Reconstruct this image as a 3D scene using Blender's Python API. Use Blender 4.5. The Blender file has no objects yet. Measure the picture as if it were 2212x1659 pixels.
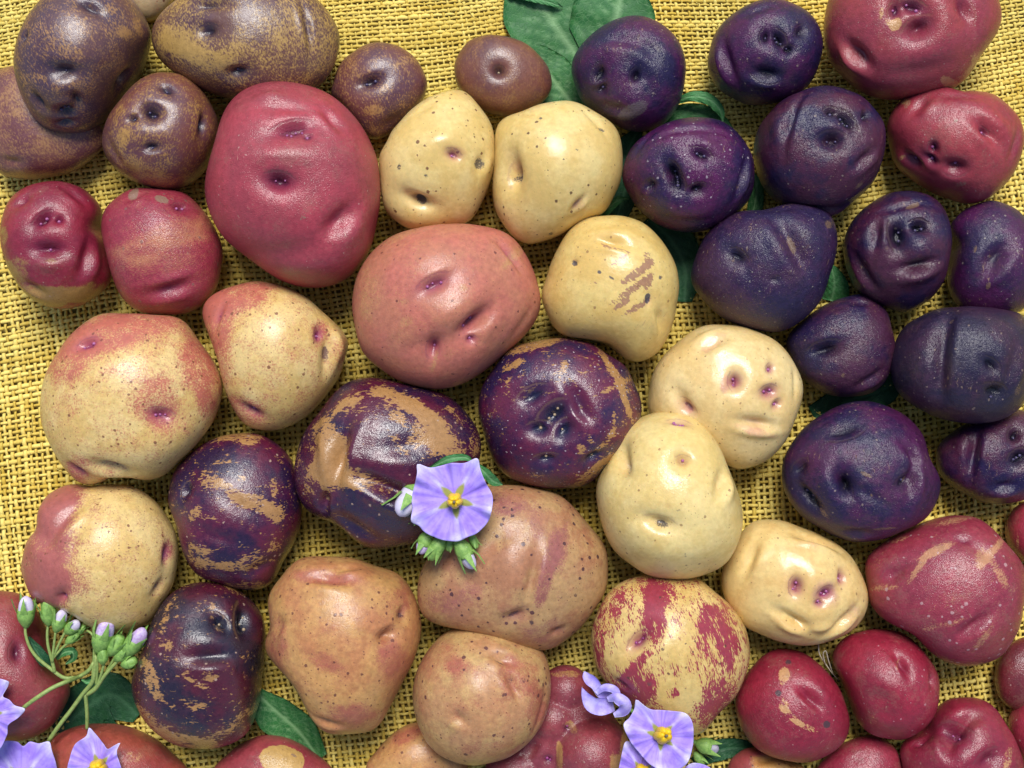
import bpy, bmesh, math, random
import numpy as np
from mathutils import Vector

# ---------------------------------------------------------------- camera, light, exposure
W, HH = 2212.0, 1659.0            # working pixel frame used for measuring the photograph
CAM_H = 0.60                      # metres above the cloth
U = 0.0002                        # metres per measured pixel, 20 mm above the cloth
K0 = U * CAM_H / (CAM_H - 0.02)
scene = bpy.context.scene
COL = scene.collection
cd = bpy.data.cameras.new("camera")
cam = bpy.data.objects.new("camera", cd)
COL.objects.link(cam)
cam.location = (0, 0, CAM_H)
cam.rotation_euler = (0, 0, 0)
cd.sensor_fit = 'HORIZONTAL'
cd.angle = 2 * math.atan(W / 2 * K0 / CAM_H)
cd.clip_start = 0.01
cd.clip_end = 50
scene.camera = cam

SUN_EL, SUN_AZ = math.radians(59), math.radians(4)
world = bpy.data.worlds.new("World")
scene.world = world
world.use_nodes = True
wt = world.node_tree
wt.nodes.clear()
sky = wt.nodes.new("ShaderNodeTexSky")
sky.sky_type = 'NISHITA'
sky.sun_disc = False
sky.sun_elevation = SUN_EL
sky.sun_rotation = SUN_AZ
bg = wt.nodes.new("ShaderNodeBackground")
bg.inputs[1].default_value = 0.05
wo = wt.nodes.new("ShaderNodeOutputWorld")
wt.links.new(sky.outputs[0], bg.inputs[0])
wt.links.new(bg.outputs[0], wo.inputs[0])
sl = bpy.data.lights.new("sun", 'SUN')
sl.energy = 1.5
sl.angle = math.radians(25)
sl.color = (1.0, 0.98, 0.945)
sun = bpy.data.objects.new("sun", sl)
COL.objects.link(sun)
sd = Vector((math.sin(SUN_AZ) * math.cos(SUN_EL), math.cos(SUN_AZ) * math.cos(SUN_EL), math.sin(SUN_EL)))
sun.rotation_euler = sd.to_track_quat('Z', 'Y').to_euler()
sun.location = (0, 0.2, 1.0)
vs = scene.view_settings
vs.view_transform = 'Standard'
vs.look = 'None'
vs.exposure = 1.36
vs.gamma = 1.0
vs.use_curve_mapping = False

# ---------------------------------------------------------------- helpers
def P(px, py, z):
    """Point that the camera sees at measured pixel (px, py), at height z (metres)."""
    s = K0 * (CAM_H - z) / CAM_H
    return np.array([(px - W / 2) * s, (HH / 2 - py) * s, z])

def proj(v):
    s = K0 * (CAM_H - v[:, 2]) / CAM_H
    return v[:, 0] / s + W / 2, HH / 2 - v[:, 1] / s

def new_mesh(name, verts, quads=None, tris=None, smooth=True):
    me = bpy.data.meshes.new(name)
    verts = np.asarray(verts, dtype=np.float32)
    fs = []
    me.vertices.add(len(verts))
    me.vertices.foreach_set("co", verts.ravel())
    if quads is not None:
        f = np.asarray(quads, dtype=np.int32); n = 4
    else:
        f = np.asarray(tris, dtype=np.int32); n = 3
    me.loops.add(f.size)
    me.loops.foreach_set("vertex_index", f.ravel())
    me.polygons.add(len(f))
    me.polygons.foreach_set("loop_start", np.arange(0, f.size, n, dtype=np.int32))
    me.polygons.foreach_set("loop_total", np.full(len(f), n, dtype=np.int32))
    me.update(calc_edges=True)
    me.polygons.foreach_set("use_smooth", np.full(len(f), smooth))
    me.validate()
    return me

def attr(me, name, arr):
    a = me.attributes.new(name, 'FLOAT', 'POINT')
    a.data.foreach_set("value", np.asarray(arr, dtype=np.float32))

def link(name, me, mat=None, parent=None, loc=None):
    o = bpy.data.objects.new(name, me)
    COL.objects.link(o)
    if mat is not None and me is not None:
        me.materials.append(mat)
    if loc is not None:
        o.location = loc
    if parent is not None:
        o.parent = parent
    return o

def tag(o, label=None, cat=None, group=None, kind=None):
    if label: o["label"] = label
    if cat: o["category"] = cat
    if group: o["group"] = group
    if kind: o["kind"] = kind
    return o

# ---------------------------------------------------------------- node helpers
class N:
    def __init__(self, name):
        self.m = bpy.data.materials.new(name)
        self.m.use_nodes = True
        self.t = self.m.node_tree
        self.t.nodes.clear()
        self.out = self.t.nodes.new("ShaderNodeOutputMaterial")
        self.b = self.t.nodes.new("ShaderNodeBsdfPrincipled")
        self.t.links.new(self.b.outputs[0], self.out.inputs[0])
    def n(self, typ, **kw):
        nd = self.t.nodes.new(typ)
        for k, v in kw.items():
            setattr(nd, k, v)
        return nd
    def put(self, sock, v):
        if hasattr(v, "is_output"):
            self.t.links.new(v, sock)
        elif isinstance(v, (tuple, list)) and len(v) == 3 and sock.type == 'RGBA':
            sock.default_value = (*v, 1)
        else:
            sock.default_value = v
    def math(self, op, a, b=0.0, c=0.0, clamp=False):
        nd = self.n("ShaderNodeMath", operation=op, use_clamp=clamp)
        self.put(nd.inputs[0], a); self.put(nd.inputs[1], b); self.put(nd.inputs[2], c)
        return nd.outputs[0]
    def mix(self, f, a, b):
        nd = self.n("ShaderNodeMix", data_type='RGBA')
        self.put(nd.inputs[0], f); self.put(nd.inputs[6], a); self.put(nd.inputs[7], b)
        return nd.outputs[2]
    def step(self, v, lo, hi):
        nd = self.n("ShaderNodeMapRange", interpolation_type='SMOOTHSTEP')
        self.put(nd.inputs[0], v); nd.inputs[1].default_value = lo; nd.inputs[2].default_value = hi
        return nd.outputs[0]
    def noise(self, vec, scale, detail=3.0, rough=0.55, dist=0.0):
        nd = self.n("ShaderNodeTexNoise")
        self.put(nd.inputs["Vector"], vec)
        nd.inputs["Scale"].default_value = scale
        nd.inputs["Detail"].default_value = detail
        nd.inputs["Roughness"].default_value = rough
        nd.inputs["Distortion"].default_value = dist
        return nd.outputs[0], nd.outputs[1]
    def attr(self, name):
        nd = self.n("ShaderNodeAttribute", attribute_name=name)
        return nd.outputs[2]
    def coords(self, seed, scale=1000.0, stretch=(1, 1, 1), rot=0.0, src=None):
        if src is None:
            src = self.n("ShaderNodeTexCoord").outputs[3]
        a = self.n("ShaderNodeMapping")
        self.put(a.inputs[0], src)
        a.inputs[1].default_value = (seed * 37.1, seed * -19.7, seed * 53.3)
        a.inputs[2].default_value = (0, 0, rot)
        a.inputs[3].default_value = (scale * stretch[0], scale * stretch[1], scale * stretch[2])
        return a.outputs[0]

def skin(name, seed, c1, c2, c3=None, ceye=(.2, .02, .1), cst=(.05, .045, .05), lo=.06, lobias=0.0, losoft=.12,
         big=1.0, nscale=.22, fine=.5, fscale=1.6, soft=.04, bias=-.3, gain=1.0, stretch=(1, 1, 1), rot=0.0,
         dist=0.0, specks=None, specks2=None, rough=.42, bump=.25, bscale=1.6, spec=.5, pores=0.0, scuff=0.0,
         scuffc=(.35, .22, .12), coat=.35, coatr=.20, sss=0.0, mot=.7, wave=1.6, dust=0.0, eyes=()):
    """Potato skin: two base tones, a patch colour driven by noise and the painted 'mask', lenticels, eye tint, stains."""
    k = N(name)
    rad = math.radians(rot)
    v0 = k.coords(seed)
    src = k.n("ShaderNodeTexCoord").outputs[3]
    vr = k.n("ShaderNodeMapping"); k.put(vr.inputs[0], src); vr.inputs[2].default_value = (0, 0, -rad)
    vs_ = k.coords(seed + .5, stretch=stretch, src=vr.outputs[0])
    nlo, ncol = k.noise(v0, lo, 3, .6)
    mott, _ = k.noise(v0, .45, 4, .65)
    f = k.step(k.math('ADD', nlo, k.math('MULTIPLY', k.math('SUBTRACT', mott, .5), .22)), .5 - losoft - lobias, .5 + losoft - lobias)
    col = k.mix(f, c1, c2)
    # fine tonal mottling of the skin itself
    hsv = k.n("ShaderNodeHueSaturation")
    k.put(hsv.inputs["Value"], k.math('MULTIPLY_ADD', k.math('SUBTRACT', mott, .5), mot, 1.0))
    k.put(hsv.inputs["Color"], col)
    col = hsv.outputs[0]
    nf, _ = k.noise(vs_, fscale, 3, .6)
    if c3 is not None:
        nb, _ = k.noise(vs_, nscale, 4, .6, dist)
        v = k.math('MULTIPLY', k.math('SUBTRACT', nb, .5), big)
        v = k.math('MULTIPLY_ADD', k.math('SUBTRACT', nf, .5), fine, v)
        v = k.math('MULTIPLY_ADD', k.attr("mask"), gain, v)
        v = k.math('ADD', v, bias)
        pf = k.step(v, -soft, soft)
        c3n = k.n("ShaderNodeHueSaturation")
        k.put(c3n.inputs["Value"], k.math('MULTIPLY_ADD', k.math('SUBTRACT', mott, .5), .8, 1.0))
        c3n.inputs["Color"].default_value = (*c3, 1)
        col = k.mix(pf, col, c3n.outputs[0])
    if scuff:
        sc, _ = k.noise(k.coords(seed + 2.2, stretch=(1, .22, 1), src=vr.outputs[0]), .9, 3, .7)
        sc2, _ = k.noise(v0, .09, 2, .5)
        sf = k.math('MULTIPLY', k.step(sc, .66 - scuff * .05, .72), k.step(sc2, .50, .62))
        col = k.mix(k.math('MULTIPLY', sf, .7), col, scuffc)
    if dust:
        # a thin dried film of soil left in patches
        d1, _ = k.noise(k.coords(seed + 5), .075, 4, .7)
        d2, _ = k.noise(k.coords(seed + 6), 1.1, 3, .7)
        df = k.math('MULTIPLY', k.step(k.math('MULTIPLY_ADD', k.math('SUBTRACT', d2, .5), .7, d1), .52, .70), dust * 2.2)
        col = k.mix(df, col, (.30, .20, .13))
    speckmask = None
    for i, sp in enumerate((specks, specks2)):
        if not sp: continue
        sc_, sscale, srad, sprob, amt = sp
        vo = k.n("ShaderNodeTexVoronoi"); vo.inputs["Scale"].default_value = sscale
        vd = k.n("ShaderNodeVectorMath", operation='ADD')
        vsc = k.n("ShaderNodeVectorMath", operation='SCALE')
        _, nc = k.noise(v0, 1.3, 2)
        k.put(vsc.inputs[0], nc); vsc.inputs[3].default_value = .8
        k.put(vd.inputs[0], k.coords(seed + 3 + i)); k.put(vd.inputs[1], vsc.outputs[0])
        k.put(vo.inputs["Vector"], vd.outputs[0])
        sep = k.n("ShaderNodeSeparateColor"); k.put(sep.inputs[0], vo.outputs[1])
        clump, _ = k.noise(v0, .11, 2, .5)
        g = k.step(k.math('MULTIPLY_ADD', k.math('SUBTRACT', clump, .5), 1.2, sep.outputs[0]), 1 - sprob, 1 - sprob + .02)
        rr = k.math('MULTIPLY_ADD', sep.outputs[1], srad * 1.7, srad * .9)
        d = k.math('SUBTRACT', rr, vo.outputs[0])
        s = k.math('MULTIPLY', k.step(d, 0, srad * .5), g)
        col = k.mix(k.math('MULTIPLY', s, amt), col, sc_)
        speckmask = s if speckmask is None else k.math('MAXIMUM', speckmask, s)
    slit = arc = None
    if eyes:
        # crisp pits and brow lines drawn in the skin round each eye, in the eye's own tangent frame
        _, wob = k.noise(k.coords(seed + 9), .9, 3)
        wv = k.n("ShaderNodeVectorMath", operation='MULTIPLY_ADD')
        k.put(wv.inputs[0], wob); wv.inputs[1].default_value = (.0016, .0016, .0016)
        objc = k.n("ShaderNodeTexCoord").outputs[3]; k.put(wv.inputs[2], objc)
        for (p0, tu, tv, er, el, st, side) in eyes:
            sub = k.n("ShaderNodeVectorMath", operation='SUBTRACT')
            k.put(sub.inputs[0], wv.outputs[0]); sub.inputs[1].default_value = tuple(float(p0[i]) + .0008 for i in range(3))
            def dot(vec, sc):
                d_ = k.n("ShaderNodeVectorMath", operation='DOT_PRODUCT')
                k.put(d_.inputs[0], sub.outputs[0]); d_.inputs[1].default_value = tuple(float(q) / sc for q in vec)
                return d_.outputs[1]
            u_, v_ = dot(tu, er * el * U), dot(tv, er * U)
            w_ = dot(np.cross(tu, tv), er * 3 * U)
            gate = k.step(k.math('ABSOLUTE', w_), 1.6, .9)
            u2 = k.math('MULTIPLY', u_, u_)
            vs2 = k.math('MULTIPLY', v_, 2.1); vs2 = k.math('MULTIPLY', vs2, vs2)
            s1 = k.math('MULTIPLY', k.step(k.math('ADD', u2, vs2), 1.25, .25), gate)
            s1 = k.math('MULTIPLY', s1, float(st))
            slit = s1 if slit is None else k.math('MAXIMUM', slit, s1)
            va = k.math('MULTIPLY_ADD', v_, .85, .25 * side)
            rad_ = k.math('SQRT', k.math('MULTIPLY_ADD', va, va, k.math('MULTIPLY', u2, .8)))
            a1 = k.step(k.math('ABSOLUTE', k.math('SUBTRACT', rad_, 1.55)), .20, .04)
            a1 = k.math('MULTIPLY', a1, k.step(k.math('MULTIPLY', v_, float(side)), .35, 1.0))
            a1 = k.math('MULTIPLY', k.math('MULTIPLY', a1, gate), float(min(1, .35 + st * .5)))
            arc = a1 if arc is None else k.math('MAXIMUM', arc, a1)
    e = k.attr("eye")
    en = k.math('MULTIPLY', e, k.math('MULTIPLY_ADD', mott, 1.2, .45), clamp=True)
    col = k.mix(en, col, ceye)
    if slit is not None:
        col = k.mix(k.math('MULTIPLY', slit, .75, clamp=True), col, tuple(c_ * .55 for c_ in ceye))
        col = k.mix(k.math('MULTIPLY', arc, .5), col, tuple(.55 * c_ + .45 * q_ for c_, q_ in zip(ceye, cst)))
    stn = k.math('ADD', k.attr("stain"), k.math('MULTIPLY', k.math('SUBTRACT', nf, .5), .9))
    col = k.mix(k.math('MULTIPLY', k.step(stn, .38, .62), .88), col, cst)
    k.put(k.b.inputs["Base Color"], col)
    rn = k.math('MULTIPLY_ADD', k.math('SUBTRACT', mott, .5), .5, rough, clamp=True)
    k.put(k.b.inputs["Roughness"], rn)
    k.b.inputs["Specular IOR Level"].default_value = spec
    # relief: fine leathery grain plus raised lenticels
    nb1, _ = k.noise(v0, bscale, 3, .6)
    nb2, _ = k.noise(v0, .30, 3, .55)
    h = k.math('MULTIPLY_ADD', nb2, wave, nb1)
    if slit is not None:
        h = k.math('MULTIPLY_ADD', slit, -2.2, h)
        h = k.math('MULTIPLY_ADD', arc, -.8, h)
    if pores:
        vo = k.n("ShaderNodeTexVoronoi"); vo.inputs["Scale"].default_value = 1.15
        k.put(vo.inputs["Vector"], k.coords(seed + 7))
        h = k.math('MULTIPLY_ADD', k.step(vo.outputs[0], .32, .08), pores, h)
    if speckmask is not None:
        h = k.math('MULTIPLY_ADD', speckmask, .5, h)
    bp = k.n("ShaderNodeBump")
    bp.inputs["Strength"].default_value = bump
    bp.inputs["Distance"].default_value = .0006
    k.put(bp.inputs["Height"], h)
    k.put(k.b.inputs["Normal"], bp.outputs[0])
    k.b.inputs["Coat Weight"].default_value = coat
    k.b.inputs["Coat Roughness"].default_value = coatr
    k.put(k.b.inputs["Coat Normal"], bp.outputs[0])
    if sss:
        k.b.inputs["Subsurface Weight"].default_value = sss
        k.b.inputs["Subsurface Radius"].default_value = (1.0, .45, .18)
        k.b.inputs["Subsurface Scale"].default_value = .0016
    return k.m

def plain(name, c, rough=.5, c2=None, scale=.3, bump=0.0, spec=.5, trans=0.0):
    k = N(name)
    v = k.coords(1.0)
    f, _ = k.noise(v, scale, 4, .6)
    k.put(k.b.inputs["Base Color"], k.mix(k.step(f, .35, .65), c, c2 or tuple(x * .8 for x in c)))
    k.b.inputs["Roughness"].default_value = rough
    k.b.inputs["Specular IOR Level"].default_value = spec
    if bump:
        f2, _ = k.noise(v, scale * 6, 3, .6)
        bp = k.n("ShaderNodeBump"); bp.inputs["Strength"].default_value = bump; bp.inputs["Distance"].default_value = .0004
        k.put(bp.inputs["Height"], f2); k.put(k.b.inputs["Normal"], bp.outputs[0])
    return k.m

# ---------------------------------------------------------------- table and burlap
def table():
    v = [(-.6, -.5, -.003), (.6, -.5, -.003), (.6, .5, -.003), (-.6, .5, -.003)]
    o = link("table_top", new_mesh("table_top", v, quads=[(0, 1, 2, 3)], smooth=False),
             plain("table_board", (.32, .225, .045), .85, (.22, .155, .03), .2))
    tag(o, kind="structure")

def burlap():
    pitch = 12.5 * K0
    cx, cy = (1130 - W / 2) * K0, (HH / 2 - 1300) * K0
    def warp(x, y):
        ca, sa = math.cos(math.radians(8.5)), math.sin(math.radians(8.5))
        X, Y = x * ca - y * sa, x * sa + y * ca
        t = np.maximum(0, Y - .01)
        Y = Y - .85 * np.minimum(t, .5) ** 2           # the weave is packed closer towards the far edge
        Y = Y + 0 * X
        a = .06                                   # the cloth lies a little askew
        X2 = X + a * .4 * (Y - cy) + .0016 * np.sin(Y * 34 + 1.2) + .0008 * np.sin(X * 61 + Y * 23)
        Y2 = Y + .0018 * np.sin(X * 29 + .6) + .0009 * np.sin(X * 55 - Y * 41) - a * .25 * (X - cx)
        Z = .0006 * np.sin(X * 41 + Y * 17) * np.sin(Y * 36 + .5)
        return X2, Y2, Z
    rng = np.random.default_rng(5)
    vs_l, fs_l, tone_l, along_l = [], [], [], []
    base = 0
    SIDES = 5
    lox, hix = -.33, .36
    loy, hiy = -.27, .36
    nx, ny = int((hix - lox) / pitch) * 1, int((hiy - loy) / pitch) * 1
    amp = .25 * pitch
    def wob(n, s):
        k = rng.normal(0, 1, n // 6 + 8)
        return np.interp(np.arange(n), np.arange(len(k)) * 6, k) * s
    for axis in (0, 1):
        nthr, ncross = (ny, nx) if axis == 0 else (nx, ny)
        for j in range(nthr):
            n = ncross * 2 + 1
            t = np.arange(n) / 2.0
            ph = np.where((np.arange(n) % 2) == 0, np.where(((np.arange(n) // 2 + j + axis) % 2) == 0, 1.0, -1.0), 0.0)
            off = rng.normal(0, .07) + wob(n, .065)
            wdt = .312 * (1 + rng.normal(0, .15) + wob(n, .17))
            wdt = np.clip(wdt, .19, .46) * pitch
            zt = amp * ph
            if axis == 0:
                x0 = lox + t * pitch; y0 = loy + (j + off) * pitch
            else:
                x0 = lox + (j + off) * pitch; y0 = loy + t * pitch
            X, Y, Z = warp(x0, y0 + 0 * x0)
            X = X + 0 * Y
            dX, dY = np.gradient(X), np.gradient(Y)
            L = np.hypot(dX, dY)
            sc = np.clip(L / (pitch * .5), .6, 1.1)
            nxv, nyv = -dY / L, dX / L
            ring = []
            for s in range(SIDES):
                a = 2 * math.pi * s / SIDES + math.pi / 2
                ring.append(np.stack([X + nxv * np.cos(a) * wdt * sc, Y + nyv * np.cos(a) * wdt * sc,
                                      Z + zt + np.sin(a) * wdt * .60], 1))
            V = np.stack(ring, 1).reshape(-1, 3)
            keep = (np.abs(X) < .258) & (np.abs(Y) < .200)
            i = np.arange(n - 1)
            ok = keep[:-1] & keep[1:]
            i = i[ok]
            if len(i) == 0: continue
            F = []
            for s in range(SIDES):
                s2 = (s + 1) % SIDES
                F.append(np.stack([i * SIDES + s, i * SIDES + s2, (i + 1) * SIDES + s2, (i + 1) * SIDES + s], 1))
            F = np.concatenate(F) + base
            vs_l.append(V); fs_l.append(F)
            tone_l.append(np.repeat(np.clip(.5 + rng.normal(0, .2) + wob(n, .16), 0, 1), SIDES))
            base += len(V)
    # loose fibres standing off the threads
    for _ in range(1500):
        x0, y0 = rng.uniform(-.235, .235), rng.uniform(-.18, .18)
        a = rng.uniform(0, 2 * math.pi); cv = rng.normal(0, 1.1); ln_ = rng.uniform(.0018, .0065)
        m_ = 6
        tt = np.linspace(0, 1, m_)
        ang = a + cv * tt
        X = x0 + np.cumsum(np.cos(ang)) * ln_ / m_; Y = y0 + np.cumsum(np.sin(ang)) * ln_ / m_
        Zf = .0007 + .0009 * np.sin(tt * math.pi) * rng.uniform(.3, 1)
        ring = [np.stack([X - np.sin(ang) * math.cos(b) * .00013, Y + np.cos(ang) * math.cos(b) * .00013, Zf + math.sin(b) * .00013], 1) for b in (0.5, 2.6, 4.7)]
        Vf = np.stack(ring, 1).reshape(-1, 3)
        i = np.arange(m_ - 1)
        Ff = np.concatenate([np.stack([i * 3 + s, i * 3 + (s + 1) % 3, (i + 1) * 3 + (s + 1) % 3, (i + 1) * 3 + s], 1) for s in range(3)]) + base
        vs_l.append(Vf); fs_l.append(Ff); tone_l.append(np.full(len(Vf), rng.uniform(.5, 1.0))); base += len(Vf)
    V = np.concatenate(vs_l); F = np.concatenate(fs_l)
    tone = np.concatenate(tone_l)
    used = np.zeros(len(V), bool); used[F.ravel()] = True
    remap = np.cumsum(used) - 1
    me = new_mesh("weave", V[used], quads=remap[F][:, ::-1])
    attr(me, "tone", tone[used])
    k = N("jute_thread")
    v = k.coords(2.0)
    f, _ = k.noise(v, 1.6, 4, .7)
    f2, _ = k.noise(v, .02, 3, .5)
    t = k.math('ADD', k.math('MULTIPLY', k.attr("tone"), .6), k.math('MULTIPLY', f, .5))
    col = k.mix(k.step(t, .25, .85), (.62, .425, .06), (.93, .735, .20))
    col = k.mix(k.math('MULTIPLY', k.step(f2, .42, .62), .25), col, (.60, .53, .16))
    k.put(k.b.inputs["Base Color"], col)
    k.b.inputs["Roughness"].default_value = .75
    k.b.inputs["Specular IOR Level"].default_value = .25
    bp = k.n("ShaderNodeBump"); bp.inputs["Strength"].default_value = .5; bp.inputs["Distance"].default_value = .0003
    fb, _ = k.noise(v, 3.0, 3, .6)
    k.put(bp.inputs["Height"], fb); k.put(k.b.inputs["Normal"], bp.outputs[0])
    root = link("burlap_cloth", None, loc=(0, 0, 0))
    tag(root, "coarse yellow burlap cloth spread under all the potatoes", "cloth")
    w = link("weave", me, k.m, root)
    tag(w, kind="stuff")

# ---------------------------------------------------------------- potatoes
def ico_dirs():
    bm = bmesh.new()
    bmesh.ops.create_icosphere(bm, subdivisions=6, radius=1.0)
    bm.verts.ensure_lookup_table()
    v = np.array([x.co[:] for x in bm.verts])
    f = np.array([[x.index for x in p.verts] for p in bm.faces], dtype=np.int32)
    bm.free()
    v /= np.linalg.norm(v, axis=1)[:, None]
    phi = np.arccos(np.clip(v[:, 2], -1, 1))
    th = np.arctan2(v[:, 1], v[:, 0])
    phi = .70 * phi + .30 * phi ** 3 / math.pi ** 2      # more vertices on the side the light and the eye see
    return phi, th, f

PHI, TH, FACES = ico_dirs()
TRI = FACES
NB, NH = 144, 16
HMAP = np.full((220, 290), 0.0)          # tallest surface seen in each 8-pixel cell

def normals(v):
    n = np.zeros_like(v)
    a, b, c = v[TRI[:, 0]], v[TRI[:, 1]], v[TRI[:, 2]]
    fn = np.cross(b - a, c - a)
    for i in range(3):
        np.add.at(n, TRI[:, i], fn)
    return n / (np.linalg.norm(n, axis=1)[:, None] + 1e-20)

def smooth_poly(pts, n=24):
    pts = np.asarray(pts, float)
    m = len(pts)
    out = []
    for i in range(m):
        p0, p1, p2, p3 = pts[i - 1], pts[i], pts[(i + 1) % m], pts[(i + 2) % m]
        t = np.linspace(0, 1, n, endpoint=False)[:, None]
        out.append(.5 * ((2 * p1) + (-p0 + p2) * t + (2 * p0 - 5 * p1 + 4 * p2 - p3) * t ** 2 + (-p0 + 3 * p1 - 3 * p2 + p3) * t ** 3))
    return np.concatenate(out)

def polar(pts, c):
    q = smooth_poly(pts)
    ang = np.arctan2(-(q[:, 1] - c[1]), q[:, 0] - c[0])
    r = np.hypot(q[:, 0] - c[0], q[:, 1] - c[1])
    b = np.linspace(-math.pi, math.pi, NB, endpoint=False)
    o = np.argsort(ang); ang, r = ang[o], r[o]
    return np.interp(b, np.r_[ang[-1] - 2 * math.pi, ang, ang[0] + 2 * math.pi], np.r_[r[-1], r, r[0]])

def E(x, y, r=9, d=11, a=0, el=1.5, eye=1.0, n=0, brow=0.4):
    return ('e', x, y, r, d * 1.1, a, el, eye, n, brow)
def G(x, y, a, ln, w, d, eye=0.0):
    return ('g', x, y, w * .95, d * 1.02, a, ln * .58 / w, eye, 0, 0.0)
def B(x, y, rx, ry, a, h):
    return ('g', x, y, ry * .8, -h * 1.2, a, rx / ry, 0.0, 0, 0.0)

def blobs(px, py, lst, vis):
    out = np.zeros(len(px))
    for (x, y, rx, ry, a, val) in lst:
        ca, sa = math.cos(math.radians(a)), math.sin(math.radians(a))
        dx, dy = px - x, -(py - y)
        u, w = (dx * ca + dy * sa) / rx, (-dx * sa + dy * ca) / ry
        q = np.sqrt(u * u + w * w)
        t = np.clip((1.45 - q) / .9, 0, 1)
        out += val * t * t * (3 - 2 * t)
    return out * vis

BUD_DIRS = None
def bud_mesh(name, centers, radii):
    global BUD_DIRS
    if BUD_DIRS is None:
        bm = bmesh.new(); bmesh.ops.create_icosphere(bm, subdivisions=2, radius=1)
        bm.verts.ensure_lookup_table()
        BUD_DIRS = (np.array([v.co[:] for v in bm.verts]), np.array([[v.index for v in f.verts] for f in bm.faces]))
        bm.free()
    d, f = BUD_DIRS
    V, F = [], []
    for i, (c, r) in enumerate(zip(centers, radii)):
        V.append(d * r + c); F.append(f + i * len(d))
    return new_mesh(name, np.concatenate(V), tris=np.concatenate(F))

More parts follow.
